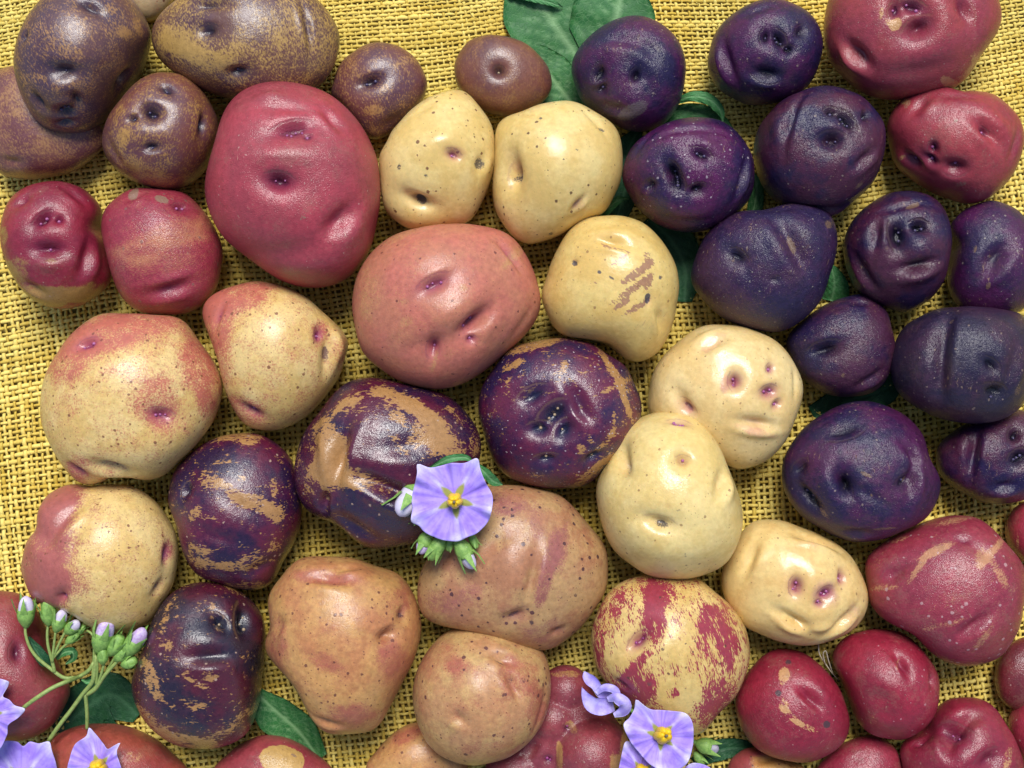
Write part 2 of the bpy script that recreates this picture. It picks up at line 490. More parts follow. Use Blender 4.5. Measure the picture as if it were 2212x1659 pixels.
def potato(name, label, group, mat, outline, dents=(), mask=(), stain=(), hz=.82, dz=0.0, seed=0, lump=.018,
           bud=None, power=2.12, lobes=()):
    rng = np.random.default_rng(int(seed * 10) + 11)
    pts = np.array(outline, float)
    q = smooth_poly(pts)
    # centroid of the outline
    x, y = q[:, 0], q[:, 1]; x1, y1 = np.roll(x, -1), np.roll(y, -1)
    cr = x * y1 - x1 * y; A = cr.sum() / 2
    C = np.array([((x + x1) * cr).sum() / (6 * A), ((y + y1) * cr).sum() / (6 * A)])
    tgt = polar(pts, C)
    rm = math.sqrt(abs(A) / math.pi)
    c = hz * rm * U
    zc = c * .97 + dz * U
    O = P(C[0], C[1], zc)
    s = K0 * (CAM_H - zc) / CAM_H
    R = tgt * s
    bt = np.linspace(-math.pi, math.pi, NB, endpoint=False)
    sp, cp = np.sin(PHI), np.cos(PHI)
    # slightly fuller than an ellipsoid
    nrm = (np.abs(sp) ** power + np.abs(cp) ** power) ** (1 / power)
    sp2, cp2 = sp / nrm, cp / nrm
    d = np.stack([sp * np.cos(TH), sp * np.sin(TH), cp], 1)
    lum = np.zeros(len(d))
    for kf in (1.6, 2.6, 4.2, 6.5):
        for _ in range(3):
            kv = rng.normal(0, 1, 3); kv *= kf / np.linalg.norm(kv)
            lum += (1.6 / kf) * np.sin(d @ kv + rng.uniform(0, 6.28))
    lum = 1 + lump * lum
    def build(R):
        F = np.fft.rfft(R) / NB
        rr = np.full(len(PHI), F[0].real)
        for h in range(1, NH):
            ph = h * (TH + math.pi)
            rr += 2 * (F[h].real * np.cos(ph) - F[h].imag * np.sin(ph)) * sp ** (.75 * h)
        v = np.stack([rr * sp2 * np.cos(TH), rr * sp2 * np.sin(TH), c * cp2], 1) * lum[:, None]
        v += O
        return v
    for it in range(5):
        v = build(R)
        px, py = proj(v)
        a = np.arctan2(-(py - C[1]), px - C[0]); r = np.hypot(px - C[0], py - C[1])
        bi = ((a + math.pi) / (2 * math.pi) * NB).round().astype(int) % NB
        mx = np.zeros(NB); np.maximum.at(mx, bi, r)
        ratio = np.where(mx > 0, tgt / np.maximum(mx, 1e-6), 1)
        Fq = np.fft.rfft(ratio); Fq[NH:] = 0
        R = R * np.clip(np.fft.irfft(Fq, NB), .7, 1.4)
    v = build(R)
    for (lx, ly, lr, lz) in lobes:
        cc = P(lx, ly, lz * U); rr_ = lr * U
        dv = v - O; rl = np.linalg.norm(dv, axis=1); dn = dv / rl[:, None]
        b_ = dn @ (cc - O); disc = b_ ** 2 - ((cc - O) @ (cc - O) - rr_ ** 2)
        te = np.where(disc > 0, b_ + np.sqrt(np.maximum(disc, 0)), 0)
        kk = .0012
        hsm = np.clip(.5 + .5 * (te - rl) / kk, 0, 1)
        v = O + dn * (rl * (1 - hsm) + te * hsm + kk * hsm * (1 - hsm))[:, None]
    v[:, 2] = np.maximum(v[:, 2], .0006 + dz * U * .9)
    px, py = proj(v)
    nn = normals(v)
    tocam = np.array([0, 0, CAM_H]) - v
    facing = (nn * tocam).sum(1) / np.linalg.norm(tocam, axis=1)
    vis = np.clip(facing * 6 + .6, 0, 1)
    eye = np.zeros(len(v))
    disp = np.zeros(len(v))
    beads = []
    marks = []
    for (kind, ex, ey, er, dep, ang, el, et, nb, brow) in dents:
        cand = np.where(facing > .02)[0]
        i0 = cand[np.argmin((px[cand] - ex) ** 2 + (py[cand] - ey) ** 2)]
        p0, n0 = v[i0], nn[i0]
        ca, sa = math.cos(math.radians(ang)), math.sin(math.radians(ang))
        tu = np.array([ca, sa, 0.0]); tu -= n0 * (tu @ n0); tu /= np.linalg.norm(tu)
        tv = np.cross(n0, tu)
        dd = v - p0
        # soften foreshortening on the flanks a little
        uu, vv = (dd @ tu) / (er * el * U), (dd @ tv) / (er * U)
        near = np.exp(-.5 * ((dd @ n0) / (3.2 * er * max(1, el * .6) * U)) ** 2) * (nn @ n0 > -.1)
        qq = uu ** 2 + vv ** 2
        if kind == 'e':
            w = 1.0 * np.exp(-qq * .8) + .62 * np.exp(-qq / 6.5)
            if brow:
                w -= .45 * abs(brow) * np.exp(-.5 * (uu / 1.0) ** 2 - .5 * ((vv - math.copysign(1.75, brow)) / .75) ** 2)
        else:
            w = np.exp(-.5 * qq)
            if dep > 8 and kind == 'g': w = w - .38 * np.exp(-.5 * uu ** 2 - .5 * ((vv + 2.1) / .9) ** 2)
        disp += dep * w * near * U
        if et:
            e = et * np.exp(-.5 * qq / (1.0 if kind == 'e' else .5)) * near
            eye = np.maximum(eye, e)
        if kind == 'e' and len(marks) < 7:
            marks.append((p0 - np.array([O[0], O[1], 0]), tu, tv, er, el, min(1.0, et), 1 if brow >= 0 else -1, n0))
        if nb:
            beads.append((i0, tu, tv, er, el, nb, n0))
    lim = .30 * rm * U
    v2 = v - nn * np.clip(disp, -lim, lim)[:, None]
    v2[:, 2] = np.maximum(v2[:, 2], .0006)
    me = new_mesh(name, v2 - np.array([O[0], O[1], 0]), tris=TRI)
    attr(me, "eye", np.clip(eye, 0, 1))
    attr(me, "mask", blobs(px, py, mask, vis))
    attr(me, "stain", blobs(px, py, stain, vis))
    # the eyes sit on the dented surface: move each mark to where its vertex went
    mk = []
    for (q0, tu, tv, er, el, st, side, n0) in marks:
        j = np.argmin(((v - (q0 + np.array([O[0], O[1], 0]))) ** 2).sum(1))
        mk.append((v2[j] - np.array([O[0], O[1], 0]), tu, tv, er, el, st, side))
    o = link(name, me, mat(mk) if callable(mat) else mat, loc=(O[0], O[1], 0))
    tag(o, label, "potato", group)
    gx = np.clip((px / 8 + 6).astype(int), 0, 289); gy = np.clip((py / 8 + 6).astype(int), 0, 219)
    np.maximum.at(HMAP, (gy, gx), v2[:, 2])
    for (i0, tu, tv, er, el, nb, n0) in beads:
        cs, rs = [], []
        for b_ in range(nb):
            t = 0 if nb == 1 else (b_ / (nb - 1) - .5) * 1.5
            tgtp = v[i0] + tu * t * er * el * U * .75 + tv * rng.normal(0, .28) * er * U
            j = np.argmin(((v - tgtp) ** 2).sum(1))
            rad = rng.uniform(2.2, 3.8) * U
            cs.append(v2[j] + n0 * rad * .35 - np.array([O[0], O[1], 0])); rs.append(rad)
        link("eye_bud", bud_mesh("eye_bud", cs, rs), bud or BUDS["pink"], o)
    return o

BUDS = {
    "pink": plain("bud_pink", (.42, .16, .32), .3, (.30, .06, .20), 2.0),
    "red": plain("bud_red", (.30, .06, .20), .3, (.20, .02, .12), 2.0),
    "dark": plain("bud_dark", (.10, .08, .16), .22, (.04, .03, .08), 2.0),
    "tan": plain("bud_tan", (.42, .33, .2), .4, (.3, .2, .12), 2.0),
}
YEL, PUR, RED, BIC, BRN, NET, TAN = ("yellow potatoes with spotted skin", "purple potatoes", "red skinned potatoes",
    "yellow potatoes blushed with pink", "brown speckled potatoes", "purple potatoes netted with tan", "tan orange potatoes")

def m_yellow(s, **k):
    a = dict(c1=(.67, .465, .15), c2=(.73, .55, .215), c3=(.52, .27, .13), bias=-.42, nscale=.12, soft=.3, fine=.2, ceye=(.30, .04, .12),
             cst=(.07, .06, .06), specks=((.22, .10, .04), .30, .085, .42, .65), specks2=((.30, .15, .06), .75, .10, .25, .6), rough=.52, bump=.14, lo=.05, sss=.25, mot=.4, coat=.6, coatr=.14, wave=2.4, spec=.3)
    a.update(k); return lambda eyes: skin("yellow_skin", s, eyes=eyes, **a)
def m_purple(s, **k):
    a = dict(c1=(.013, .007, .044), c2=(.058, .006, .052), c3=(.11, .055, .05), bias=-.52, nscale=.10, soft=.25, fine=.5, ceye=(.006, .006, .016),
             cst=(.16, .095, .06), specks=((.28, .21, .17), .34, .075, .42, .6), specks2=((.22, .15, .12), .9, .07, .22, .55), rough=.50, bump=.46, bscale=1.7, pores=1.1, scuff=.9, lo=.045, spec=.25, mot=1.2, coat=.50, coatr=.16, dust=.03)
    a.update(k); return lambda eyes: skin("purple_skin", s, eyes=eyes, **a)
def m_red(s, **k):
    a = dict(c1=(.33, .030, .050), c2=(.235, .018, .040), c3=(.47, .24, .10), bias=-.47, nscale=.14, soft=.10, fine=.7, ceye=(.10, .006, .045),
             cst=(.24, .15, .10), specks=((.46, .28, .24), .34, .06, .40, .6), specks2=((.14, .05, .045), .95, .10, .22, .6), rough=.52, bump=.34, pores=.8, lo=.05, spec=.3, mot=1.1, dust=.08, scuff=.35, scuffc=(.40,.22,.16), coat=.6, coatr=.15, wave=1.0)
    a.update(k); return lambda eyes: skin("red_skin", s, eyes=eyes, **a)
def m_bic(s, **k):
    a = dict(c1=(.64, .43, .14), c2=(.70, .51, .205), c3=(.46, .125, .085), bias=-.28, nscale=.14, soft=.50, fine=2.2, big=1.5, fscale=1.3, ceye=(.28, .03, .11),
             cst=(.14, .07, .06), specks=((.18, .06, .03), .36, .11, .50, .85), specks2=((.22, .07, .04), .85, .11, .3, .8), rough=.52, bump=.18, sss=.2, mot=.6, pores=.25, spec=.3, coat=.5, coatr=.16, wave=1.8)
    a.update(k); return lambda eyes: skin("bicolour_skin", s, eyes=eyes, **a)
def m_brown(s, **k):
    a = dict(c1=(.165, .048, .042), c2=(.10, .032, .054), c3=(.36, .185, .065), bias=-.24, nscale=.14, soft=.34, fine=2.4, fscale=1.5, big=1.2, stretch=(1, .5, 1),
             ceye=(.022, .012, .03), cst=(.05, .03, .04), rough=.40, bump=.22, lo=.05)
    a.update(k); return lambda eyes: skin("brown_skin", s, eyes=eyes, **a)
def m_net(s, **k):
    a = dict(c1=(.022, .008, .036), c2=(.105, .007, .030), c3=(.37, .19, .065), bias=-.47, nscale=.26, soft=.09, fine=2.5, fscale=1.05, big=2.3, gain=.86, stretch=(.5, 1.25, 1), coatr=.15,
             ceye=(.008, .008, .02), cst=(.40, .215, .075), specks=((.45, .3, .22), .30, .09, .4, .8), specks2=((.17, .07, .02), .9, .1, .18, .5), rough=.33, bump=.28,
             pores=.5, lo=.05, losoft=.15, dist=.6, spec=.6)
    a.update(k); return lambda eyes: skin("netted_skin", s, eyes=eyes, **a)
def m_tan(s, **k):
    a = dict(c1=(.45, .19, .075), c2=(.50, .265, .09), c3=(.36, .105, .065), bias=-.22, nscale=.10, soft=.25, fine=.6, ceye=(.20, .05, .05),
             cst=(.07, .035, .04), specks=((.12, .035, .025), .34, .11, .45, .85), specks2=((.16, .05, .03), .8, .12, .25, .8), rough=.54, bump=.20, sss=.15, mot=.9, pores=.5, wave=1.2, spec=.3, coat=.45, coatr=.18)
    a.update(k); return lambda eyes: skin("tan_skin", s, eyes=eyes, **a)
table()
burlap()

# ---- brown speckled potatoes, upper left
potato("brown_potato", "large dark purple-brown potato in the upper left corner, many eyes in its lower end", BRN,
  m_brown(1, c1=(.115, .050, .052), c2=(.070, .036, .056), bias=-.24, rot=30),
  [(29,137),(34,172),(50,217),(77,259),(111,281),(148,288),(190,284),(228,262),(268,215),(305,160),(325,106),(327,74),(317,45),(288,0),(245,-32),(180,-46),(115,-28),(84,2),(55,40),(34,92)],
  [E(137,155,13,13,-5,1.9,.7,1),E(79,224,8,9,100,1.7,.9),E(140,246,13,13,0,1.2,1,3),E(169,217,8,8,-60,1.7,.9),E(267,172,9,12,-60,1.7,1,1),E(198,14,10,9,-25,2.2,.6),E(50,79,6,6,60,1.5,.9),E(140,272,7,9,0,2,1,1),B(137,190,30,14,0,5)],
  [(268,70,16,12,-30,.45),(298,58,8,20,20,.45),(82,166,16,5,-15,.4),(172,115,18,7,-50,.3),(255,135,30,26,0,.14),(115,110,30,20,0,.1),(240,20,14,6,-40,.3)], hz=.95, seed=1, bud=BUDS["dark"])
potato("brown_potato", "big oblong yellow-brown potato with purple streaks at the top edge, above the large red one", BRN,
  m_brown(2, c1=(.13, .055, .042), c2=(.085, .036, .044), bias=-.12, rot=20, c3=(.42, .25, .07)),
  [(327,74),(335,114),(362,148),(396,170),(440,196),(500,215),(560,225),(630,220),(683,193),(720,148),(734,92),(730,61),(714,32),(688,0),(620,-38),(540,-50),(440,-40),(385,-5),(345,29)],
  [E(449,64,11,10,0,1.3,.8),E(512,158,10,10,15,1.7,1,1),G(665,60,-78,60,7,11,.35),E(450,12,8,6,0,2.4,.5),G(480,10,8,30,8,5)],
  [(385,85,40,30,-30,.40),(440,125,70,22,-20,.42),(470,50,35,28,0,-.35),(600,70,60,50,0,.05),(520,20,60,30,0,-.12),(560,165,60,18,0,-.12),(500,110,30,16,20,.25),(700,110,25,60,0,.05),(470,190,60,14,0,-.2)], hz=.72, seed=2, bud=BUDS["dark"])
potato("brown_potato", "round brown potato with several dark eyes, wedged against the largest red one", BRN,
  m_brown(3, bias=-.22, c1=(.17, .055, .042), c2=(.11, .038, .046), c3=(.36, .19, .05), rot=-20),
  [(357,156),(404,164),(438,195),(460,232),(472,264),(472,304),(454,351),(428,386),(391,407),(357,412),(312,401),(264,378),(230,340),(220,298),(232,254),(254,222),(288,182),(322,161)],
  [E(322,240,13,17,-15,1.2,1,2),E(362,191,8,8,-40,1.6,.9,1),E(283,256,6,7,20,1.3,.9,1),E(326,322,8,9,5,1.7,.9,1,-.6),E(441,268,8,11,75,1.9,1,1),G(246,330,110,40,10,5)],
  [(265,295,14,22,-10,.4),(320,375,60,16,-15,.3),(285,350,20,14,0,.25),(400,330,30,30,0,-.1)], hz=.98, seed=3, bud=BUDS["dark"])
potato("brown_potato", "smooth reddish brown potato at the left edge lying under the large dark one", BRN,
  m_brown(4, bias=-.18, c1=(.19, .07, .055), c2=(.13, .040, .050), c3=(.34, .17, .07), rot=25),
  [(-5,152),(-28,195),(-36,260),(-24,330),(0,375),(53,388),(106,384),(158,371),(201,343),(226,310),(222,260),(190,210),(130,165),(60,140)],
  [G(130,275,-30,50,20,7),E(25,350,9,4,0,2,.2)],
  [(30,220,40,40,0,.2),(100,300,50,30,30,.1),(110,378,90,10,0,.3)], hz=.62, seed=4)
potato("tan_potato", "pale tan potato just showing at the top edge between two brown ones", BRN,
  m_tan(5, c1=(.42,.30,.16), c2=(.36,.24,.13)),
  [(262,-40),(268,5),(300,42),(335,44),(365,20),(380,-30),(350,-70),(300,-74)], hz=.7, seed=5)
potato("brown_potato", "small purple-brown potato with one slit eye, right of the big oblong brown one", BRN,
  m_brown(6, bias=-.26, c1=(.14, .045, .042), c2=(.09, .032, .046), rot=20),
  [(823,91),(862,100),(896,124),(916,156),(923,185),(912,219),(887,250),(862,274),(836,294),(807,302),(780,282),(746,238),(717,209),(719,180),(735,137),(764,111),(793,95)],
  [E(797,176,10,12,15,2.0,.9,2),G(845,265,40,40,14,6)],
  [(808,237,20,11,0,.55),(880,130,30,10,20,.2),(760,140,20,20,0,.1),(840,190,16,9,0,.15),(790,290,40,16,0,.1)], hz=.74, seed=6, bud=BUDS["dark"])
potato("brown_potato", "small smooth brown oval potato with one central eye beside the big green leaf", BRN,
  m_brown(7, bias=-.22, c1=(.17, .058, .036), c2=(.115, .040, .038), c3=(.27, .125, .045), fine=1.5, rot=0),
  [(1052,75),(1015,87),(989,119),(981,148),(988,185),(1013,219),(1047,241),(1090,252),(1125,246),(1165,228),(1188,201),(1192,172),(1180,137),(1145,100),(1114,84),(1080,76)],
  [E(1076,154,9,12,0,1.1,.5,1,0)], [(1170,195,14,30,0,.12),(1050,130,40,20,20,.05)], hz=.72, seed=7, bud=BUDS["tan"])

# ---- red potatoes, left and centre
potato("red_potato", "largest red potato, dimpled, at upper left centre next to the yellow ones", RED,
  m_red(8, c1=(.36, .042, .062), c2=(.29, .040, .055), soft=.3, fine=1.2, bias=-.55, specks2=((.15,.06,.04), .8, .09, .2, .6)),
  [(600,175),(660,183),(715,205),(765,250),(800,305),(818,360),(822,430),(815,480),(800,540),(770,585),(735,610),(690,622),(640,618),(590,598),(545,565),(500,530),(470,495),(450,450),(442,410),(448,360),(462,310),(475,260),(500,215),(545,185)],
  [E(600,393,14,20,-10,1.5,.8,2),G(600,330,0,110,16,-5),E(630,276,14,14,20,2.2,.55,4),E(665,291,6,6,0,1.2,.8,1),B(585,208,26,14,0,6),G(720,258,-55,36,9,10),G(735,480,38,54,17,24,.15),G(640,545,12,90,20,8),B(760,540,60,40,30,6),G(615,232,0,60,10,6)],
  stain=[(560,275,6,5,0,.5),(707,297,6,4,20,.55),(655,470,9,5,30,.55),(660,455,12,4,50,.45)], hz=.80, seed=8)
potato("red_potato", "small dark red potato with a face-like set of dents, touching the left edge", RED,
  m_red(9, c1=(.25, .016, .035), c2=(.20, .014, .035), c3=(.30, .17, .05), soft=.14, fine=.5),
  [(114,391),(148,395),(185,411),(211,437),(222,463),(225,500),(237,548),(243,590),(232,619),(201,646),(164,664),(127,667),(92,659),(58,638),(32,606),(11,564),(0,521),(2,477),(16,437),(42,411),(77,396)],
  [E(90,473,9,15,45,1.9,.6,2),E(129,472,7,10,0,1.1,.5,1),E(103,540,13,15,0,2.0,.45,1,-.5),G(165,420,-30,34,10,9),G(190,560,60,48,12,16),G(72,624,-40,30,9,9),E(45,430,10,8,40,1.5,.2),B(103,575,26,12,0,5)],
  [(30,590,40,40,0,.5),(110,640,80,24,0,.75),(200,630,40,24,0,.55),(8,510,10,26,0,.5),(110,565,20,8,0,.35)], hz=.86, seed=9)
potato("red_potato", "red potato with an orange-tan band and grey specks, right of the small face-like red one", RED,
  m_red(10, c1=(.30, .030, .055), c2=(.25, .022, .045), c3=(.45, .17, .085), soft=.5, fine=1.9, fscale=2.0, bias=-.42, stretch=(.5,1.3,1), rot=10,
        specks=((.20,.10,.08), .26, .10, .5, .75)),
  [(317,405),(383,412),(412,426),(438,453),(460,484),(479,527),(481,558),(470,617),(444,654),(404,677),(351,681),(304,675),(267,648),(246,609),(232,561),(219,508),(219,474),(230,447),(259,421),(285,408)],
  [G(365,628,14,55,11,13,.5),G(372,605,12,60,7,-4),G(290,425,40,20,9,8),E(390,445,8,7,30,1.6,.5,2)],
  [(385,505,60,34,15,.45),(300,540,60,30,10,.42),(350,570,90,20,8,.35),(440,490,18,40,0,.25)],
  stain=[(349,430,17,8,-15,.8),(288,417,16,7,40,.8)], hz=.82, seed=10)

# ---- yellow potatoes, centre
potato("yellow_potato", "pear-shaped pale yellow potato directly right of the largest red one", YEL,
  m_yellow(11, specks=((.17,.07,.03), .30, .12, .55, .9)),
  [(981,194),(1005,198),(1028,219),(1052,251),(1067,285),(1071,343),(1063,385),(1050,420),(1028,463),(1005,483),(968,492),(930,497),(888,496),(857,479),(832,453),(822,416),(819,370),(820,335),(833,310),(849,280),(886,238),(915,216),(947,201)],
  [E(981,334,8,9,-20,1.5,.7,1),G(945,305,0,70,26,-5),E(904,442,12,21,-25,1.8,.15,0,.5),G(903,432,-20,40,12,8),G(1040,355,80,26,12,10),G(920,232,40,30,8,5),G(965,300,30,60,20,-4)],
  [(985,332,24,14,0,.32),(1000,210,40,16,-20,.15),(920,240,30,12,40,.15)],
  stain=[(1038,354,13,15,0,.62),(906,443,17,9,-25,.85),(862,360,5,9,-15,.6),(920,379,6,5,0,.6)], hz=.84, seed=11)
potato("yellow_potato", "smooth pale yellow potato with a deep hollow, below the big green leaf", YEL,
  m_yellow(12, specks=((.13,.06,.025), .28, .10, .35, .9)),
  [(1127,240),(1170,224),(1217,217),(1249,222),(1275,235),(1310,256),(1333,280),(1344,317),(1345,360),(1341,389),(1328,421),(1302,461),(1249,487),(1217,506),(1170,524),(1127,525),(1100,503),(1076,469),(1064,429),(1064,390),(1068,340),(1068,300),(1076,268),(1098,250)],
  [E(1102,378,14,26,80,1.4,.1,1,0),G(1100,350,90,44,16,9),G(1247,442,68,26,6,11,.5),G(1285,262,-55,46,6,5),G(1235,470,60,30,10,5),B(1215,350,60,50,0,6)],
  [(1105,360,20,36,10,.3),(1250,440,14,18,60,.25)],
  stain=[(1100,386,12,10,0,.55),(1168,256,5,4,0,.6),(1300,280,10,4,-30,.6),(1190,505,7,4,15,.6),(1245,325,6,5,0,.45)], hz=.84, seed=12, bud=BUDS["tan"])

# ---- purple potatoes, upper right
potato("purple_potato", "purple potato with a rough grey scab at its lower end, on the big leaf", PUR,
  m_purple(13, scuff=1.4, cst=(.11,.085,.09)),
  [(1368,33),(1407,40),(1442,61),(1468,92),(1481,132),(1480,172),(1473,209),(1460,238),(1440,262),(1415,277),(1389,285),(1354,282),(1323,266),(1291,246),(1259,221),(1241,182),(1234,148),(1241,119),(1259,92),(1291,63),(1328,42)],
  [E(1288,160,11,11,60,1.5,.8),E(1373,163,9,12,70,1.3,.7,0),E(1296,193,9,9,40,1.5,.8,1),G(1405,108,-45,40,14,8),G(1345,85,-15,50,12,8),G(1405,180,-70,60,14,7),B(1290,185,18,14,0,6),B(1365,235,36,22,20,5),G(1330,235,20,40,10,8)],
  [(1400,80,40,20,-40,.22),(1330,90,50,12,0,.15)],
  stain=[(1368,238,42,18,28,.62),(1320,228,22,10,20,.5),(1462,235,10,24,-30,.55),(1408,92,20,10,-40,.42),(1435,110,18,8,-30,.4)], hz=.84, seed=13, bud=BUDS["dark"])
potato("purple_potato", "dark purple potato at the top edge, touching the biggest red potato of the corner", PUR,
  m_purple(14, scuff=.3),
  [(1529,148),(1531,114),(1545,71),(1574,37),(1619,8),(1665,-4),(1707,4),(1747,26),(1770,58),(1778,95),(1772,132),(1757,169),(1735,197),(1707,213),(1667,224),(1619,227),(1579,211),(1548,188)],
  [E(1652,77,8,11,80,1.4,.8,1),E(1686,82,10,15,-60,1.6,1,3),E(1706,106,7,9,0,1.2,1,1),E(1735,66,9,10,50,1.4,.4),E(1655,164,12,14,-15,1.8,.5,0,-.7),G(1568,135,-75,50,10,16),B(1658,183,26,12,0,4),G(1640,20,15,50,10,6)],
  stain=[(1640,126,6,4,-40,.5)], hz=.92, seed=14, bud=BUDS["dark"])
potato("purple_potato", "dark purple potato with a ringed eye, directly left of the dented red one", PUR,
  m_purple(15, scuff=.9, c2=(.06,.010,.032)),
  [(1792,185),(1834,195),(1866,211),(1892,238),(1910,267),(1914,304),(1908,341),(1892,383),(1871,412),(1844,435),(1813,462),(1780,471),(1730,462),(1690,446),(1655,415),(1635,372),(1627,325),(1638,277),(1660,246),(1689,217),(1720,201),(1755,188)],
  [E(1798,235,8,10,20,1.3,.8,1),E(1831,252,10,15,-55,2.0,1,3),E(1873,246,7,10,50,1.5,.8,1),E(1800,302,15,19,0,1.3,.35,2),G(1703,262,80,66,9,18),B(1682,280,16,46,10,5),G(1870,345,35,40,9,12),B(1888,330,14,30,30,3),G(1780,455,10,60,10,10)],
  [(1720,330,40,40,0,.22)], stain=[(1862,392,5,16,-40,.42),(1850,405,14,5,30,.4)], hz=.96, seed=15, bud=BUDS["dark"])
potato("purple_potato", "shiny purple potato with wet sparkling eyes, right of the smooth yellow one", PUR,
  m_purple(16, c1=(.022,.009,.050), c2=(.078,.008,.060), rough=.34, pores=1.1, scuff=.5, specks=((.4,.34,.36), .42, .10, .5, .7)),
  [(1513,253),(1553,259),(1587,280),(1613,312),(1627,343),(1630,383),(1625,415),(1612,440),(1579,470),(1539,493),(1500,502),(1460,499),(1421,485),(1386,459),(1360,424),(1345,391),(1347,357),(1365,317),(1394,291),(1434,268),(1473,256)],
  [E(1515,332,9,9,-25,1.8,.8,2),G(1528,312,-28,34,9,-4),E(1450,368,11,17,-60,1.4,1,1),E(1459,397,12,17,-70,1.4,1,4),G(1438,385,-60,40,10,-4),E(1400,404,9,9,30,1.3,.6,0),B(1395,415,14,10,30,4),E(1508,413,10,13,20,1.3,.8,1),G(1605,385,78,50,8,13),G(1490,278,3,70,7,7),G(1385,310,50,40,7,6),G(1490,480,0,50,10,6)],
  [(1365,420,20,40,20,.5),(1400,470,40,16,-30,.3)], stain=[(1600,405,5,12,-20,.45)], hz=.98, seed=16, bud=BUDS["dark"])
potato("purple_potato", "large dull purple-grey potato with a tan scar in its groove, beside the scratched yellow one", PUR,
  m_purple(17, c1=(.022,.013,.050), c2=(.040,.012,.046), scuff=1.4, specks=((.30,.26,.22), .5, .085, .5, .6), rough=.46),
  [(1492,601),(1497,569),(1513,527),(1534,495),(1566,469),(1605,455),(1654,452),(1694,440),(1734,434),(1768,442),(1792,461),(1805,487),(1810,522),(1804,561),(1791,601),(1778,640),(1755,672),(1720,701),(1681,717),(1628,713),(1592,702),(1555,683),(1523,654),(1502,627)],
  [E(1590,552,11,11,-30,1.4,.6,0),G(1705,510,-62,62,15,17),G(1730,560,-50,50,14,10),B(1745,505,36,30,0,6),G(1610,570,-80,50,10,3),G(1690,450,-20,40,10,5),E(1673,602,6,3,0,1.4,.3)],
  [(1715,515,20,40,-65,.3),(1620,690,70,14,0,.3)], stain=[(1713,523,7,22,20,.75),(1789,485,9,12,20,.6),(1735,540,20,30,0,.35),(1640,655,16,6,20,.4),(1598,470,6,5,0,.5)], hz=.84, seed=17)
potato("purple_potato", "glossy dark purple potato with a nose-like slot and puckered mouth, below the dented red one", PUR,
  m_purple(18, c2=(.062,.012,.034), scuff=.5, rough=.36),
  [(1963,412),(2003,420),(2032,440),(2050,473),(2057,516),(2052,558),(2042,601),(2019,637),(1984,664),(1950,675),(1913,664),(1879,648),(1847,622),(1829,582),(1821,540),(1828,503),(1847,469),(1879,440),(1918,418)],
  [E(1938,503,12,26,100,1.9,1,2),E(1990,485,11,17,-10,1.3,1,2),G(1985,574,14,44,9,20,.6),B(1982,600,34,13,15,8),G(1890,510,80,40,10,14),B(1872,520,12,30,0,4),B(1915,480,20,24,0,4),B(1985,530,30,24,0,6),G(1865,590,-45,50,10,12),G(1960,440,5,60,8,7)],
  [(1905,560,30,30,0,.3)], stain=[(1972,441,19,7,15,.7),(1915,536,8,6,40,.45)], hz=.96, seed=18, bud=BUDS["dark"])
potato("purple_potato", "purple potato with a diagonal groove cut off by the right edge of the picture", PUR,
  m_purple(19, c1=(.020,.010,.048), scuff=1.1, specks=((.30,.26,.22), .4, .09, .5, .6)),
  [(2143,433),(2182,444),(2215,470),(2240,525),(2248,585),(2236,640),(2195,676),(2130,684),(2077,668),(2050,630),(2046,590),(2053,540),(2052,490),(2077,458),(2111,440)],
  [G(2150,555,42,46,15,20,.6),B(2100,560,30,40,40,4),B(2195,600,24,40,0,5),G(2140,590,30,36,10,8)],
  [(2150,545,30,20,45,.25)], stain=[(2108,538,4,10,-15,.6),(2135,617,6,9,-20,.65),(2095,650,5,5,0,.5)], hz=.84, seed=19)
potato("purple_potato", "small round purple potato with one lidded eye, right of the smiling yellow potato", PUR,
  m_purple(20, c2=(.055,.012,.036), scuff=.7),
  [(1866,634),(1897,651),(1918,676),(1928,714),(1934,746),(1930,780),(1918,815),(1897,840),(1866,854),(1813,857),(1770,845),(1739,823),(1718,800),(1702,765),(1700,730),(1728,696),(1772,664),(1813,645)],
  [E(1780,757,14,15,15,1.8,.6,0,.6),B(1772,772,24,8,10,3),G(1863,652,0,26,9,7),G(1880,820,35,40,9,9)],
  [(1900,790,22,40,20,.3),(1735,740,18,30,0,.2)], stain=[(1821,811,6,6,0,.6),(1905,730,12,10,30,.35)], hz=.80, seed=20)
potato("purple_potato", "dull purple potato with a vertical crease, right of the small lidded purple one", PUR,
  m_purple(21, c1=(.018,.012,.036), c2=(.040,.014,.036), scuff=1.0, rough=.46, specks=((.28,.2,.16), .32, .085, .45, .6)),
  [(2024,667),(2077,662),(2130,663),(2190,672),(2218,690),(2236,745),(2232,820),(2212,872),(2169,905),(2116,915),(2050,909),(1998,891),(1945,855),(1924,811),(1923,775),(1936,733),(1958,701),(1992,681)],
  [G(2032,745,88,80,13,22),G(2028,820,80,50,12,12),B(1985,770,34,60,0,5),E(2150,850,14,14,-20,1.4,.8,1),B(2140,852,20,16,0,6),E(2142,790,9,9,-40,1.6,.6),G(2190,800,80,60,12,8)],
  [(2050,800,20,50,0,.25),(2060,895,90,14,0,.25)], stain=[(2055,690,8,5,0,.5),(2200,845,7,14,-20,.5)], hz=.98, seed=21, bud=BUDS["dark"])
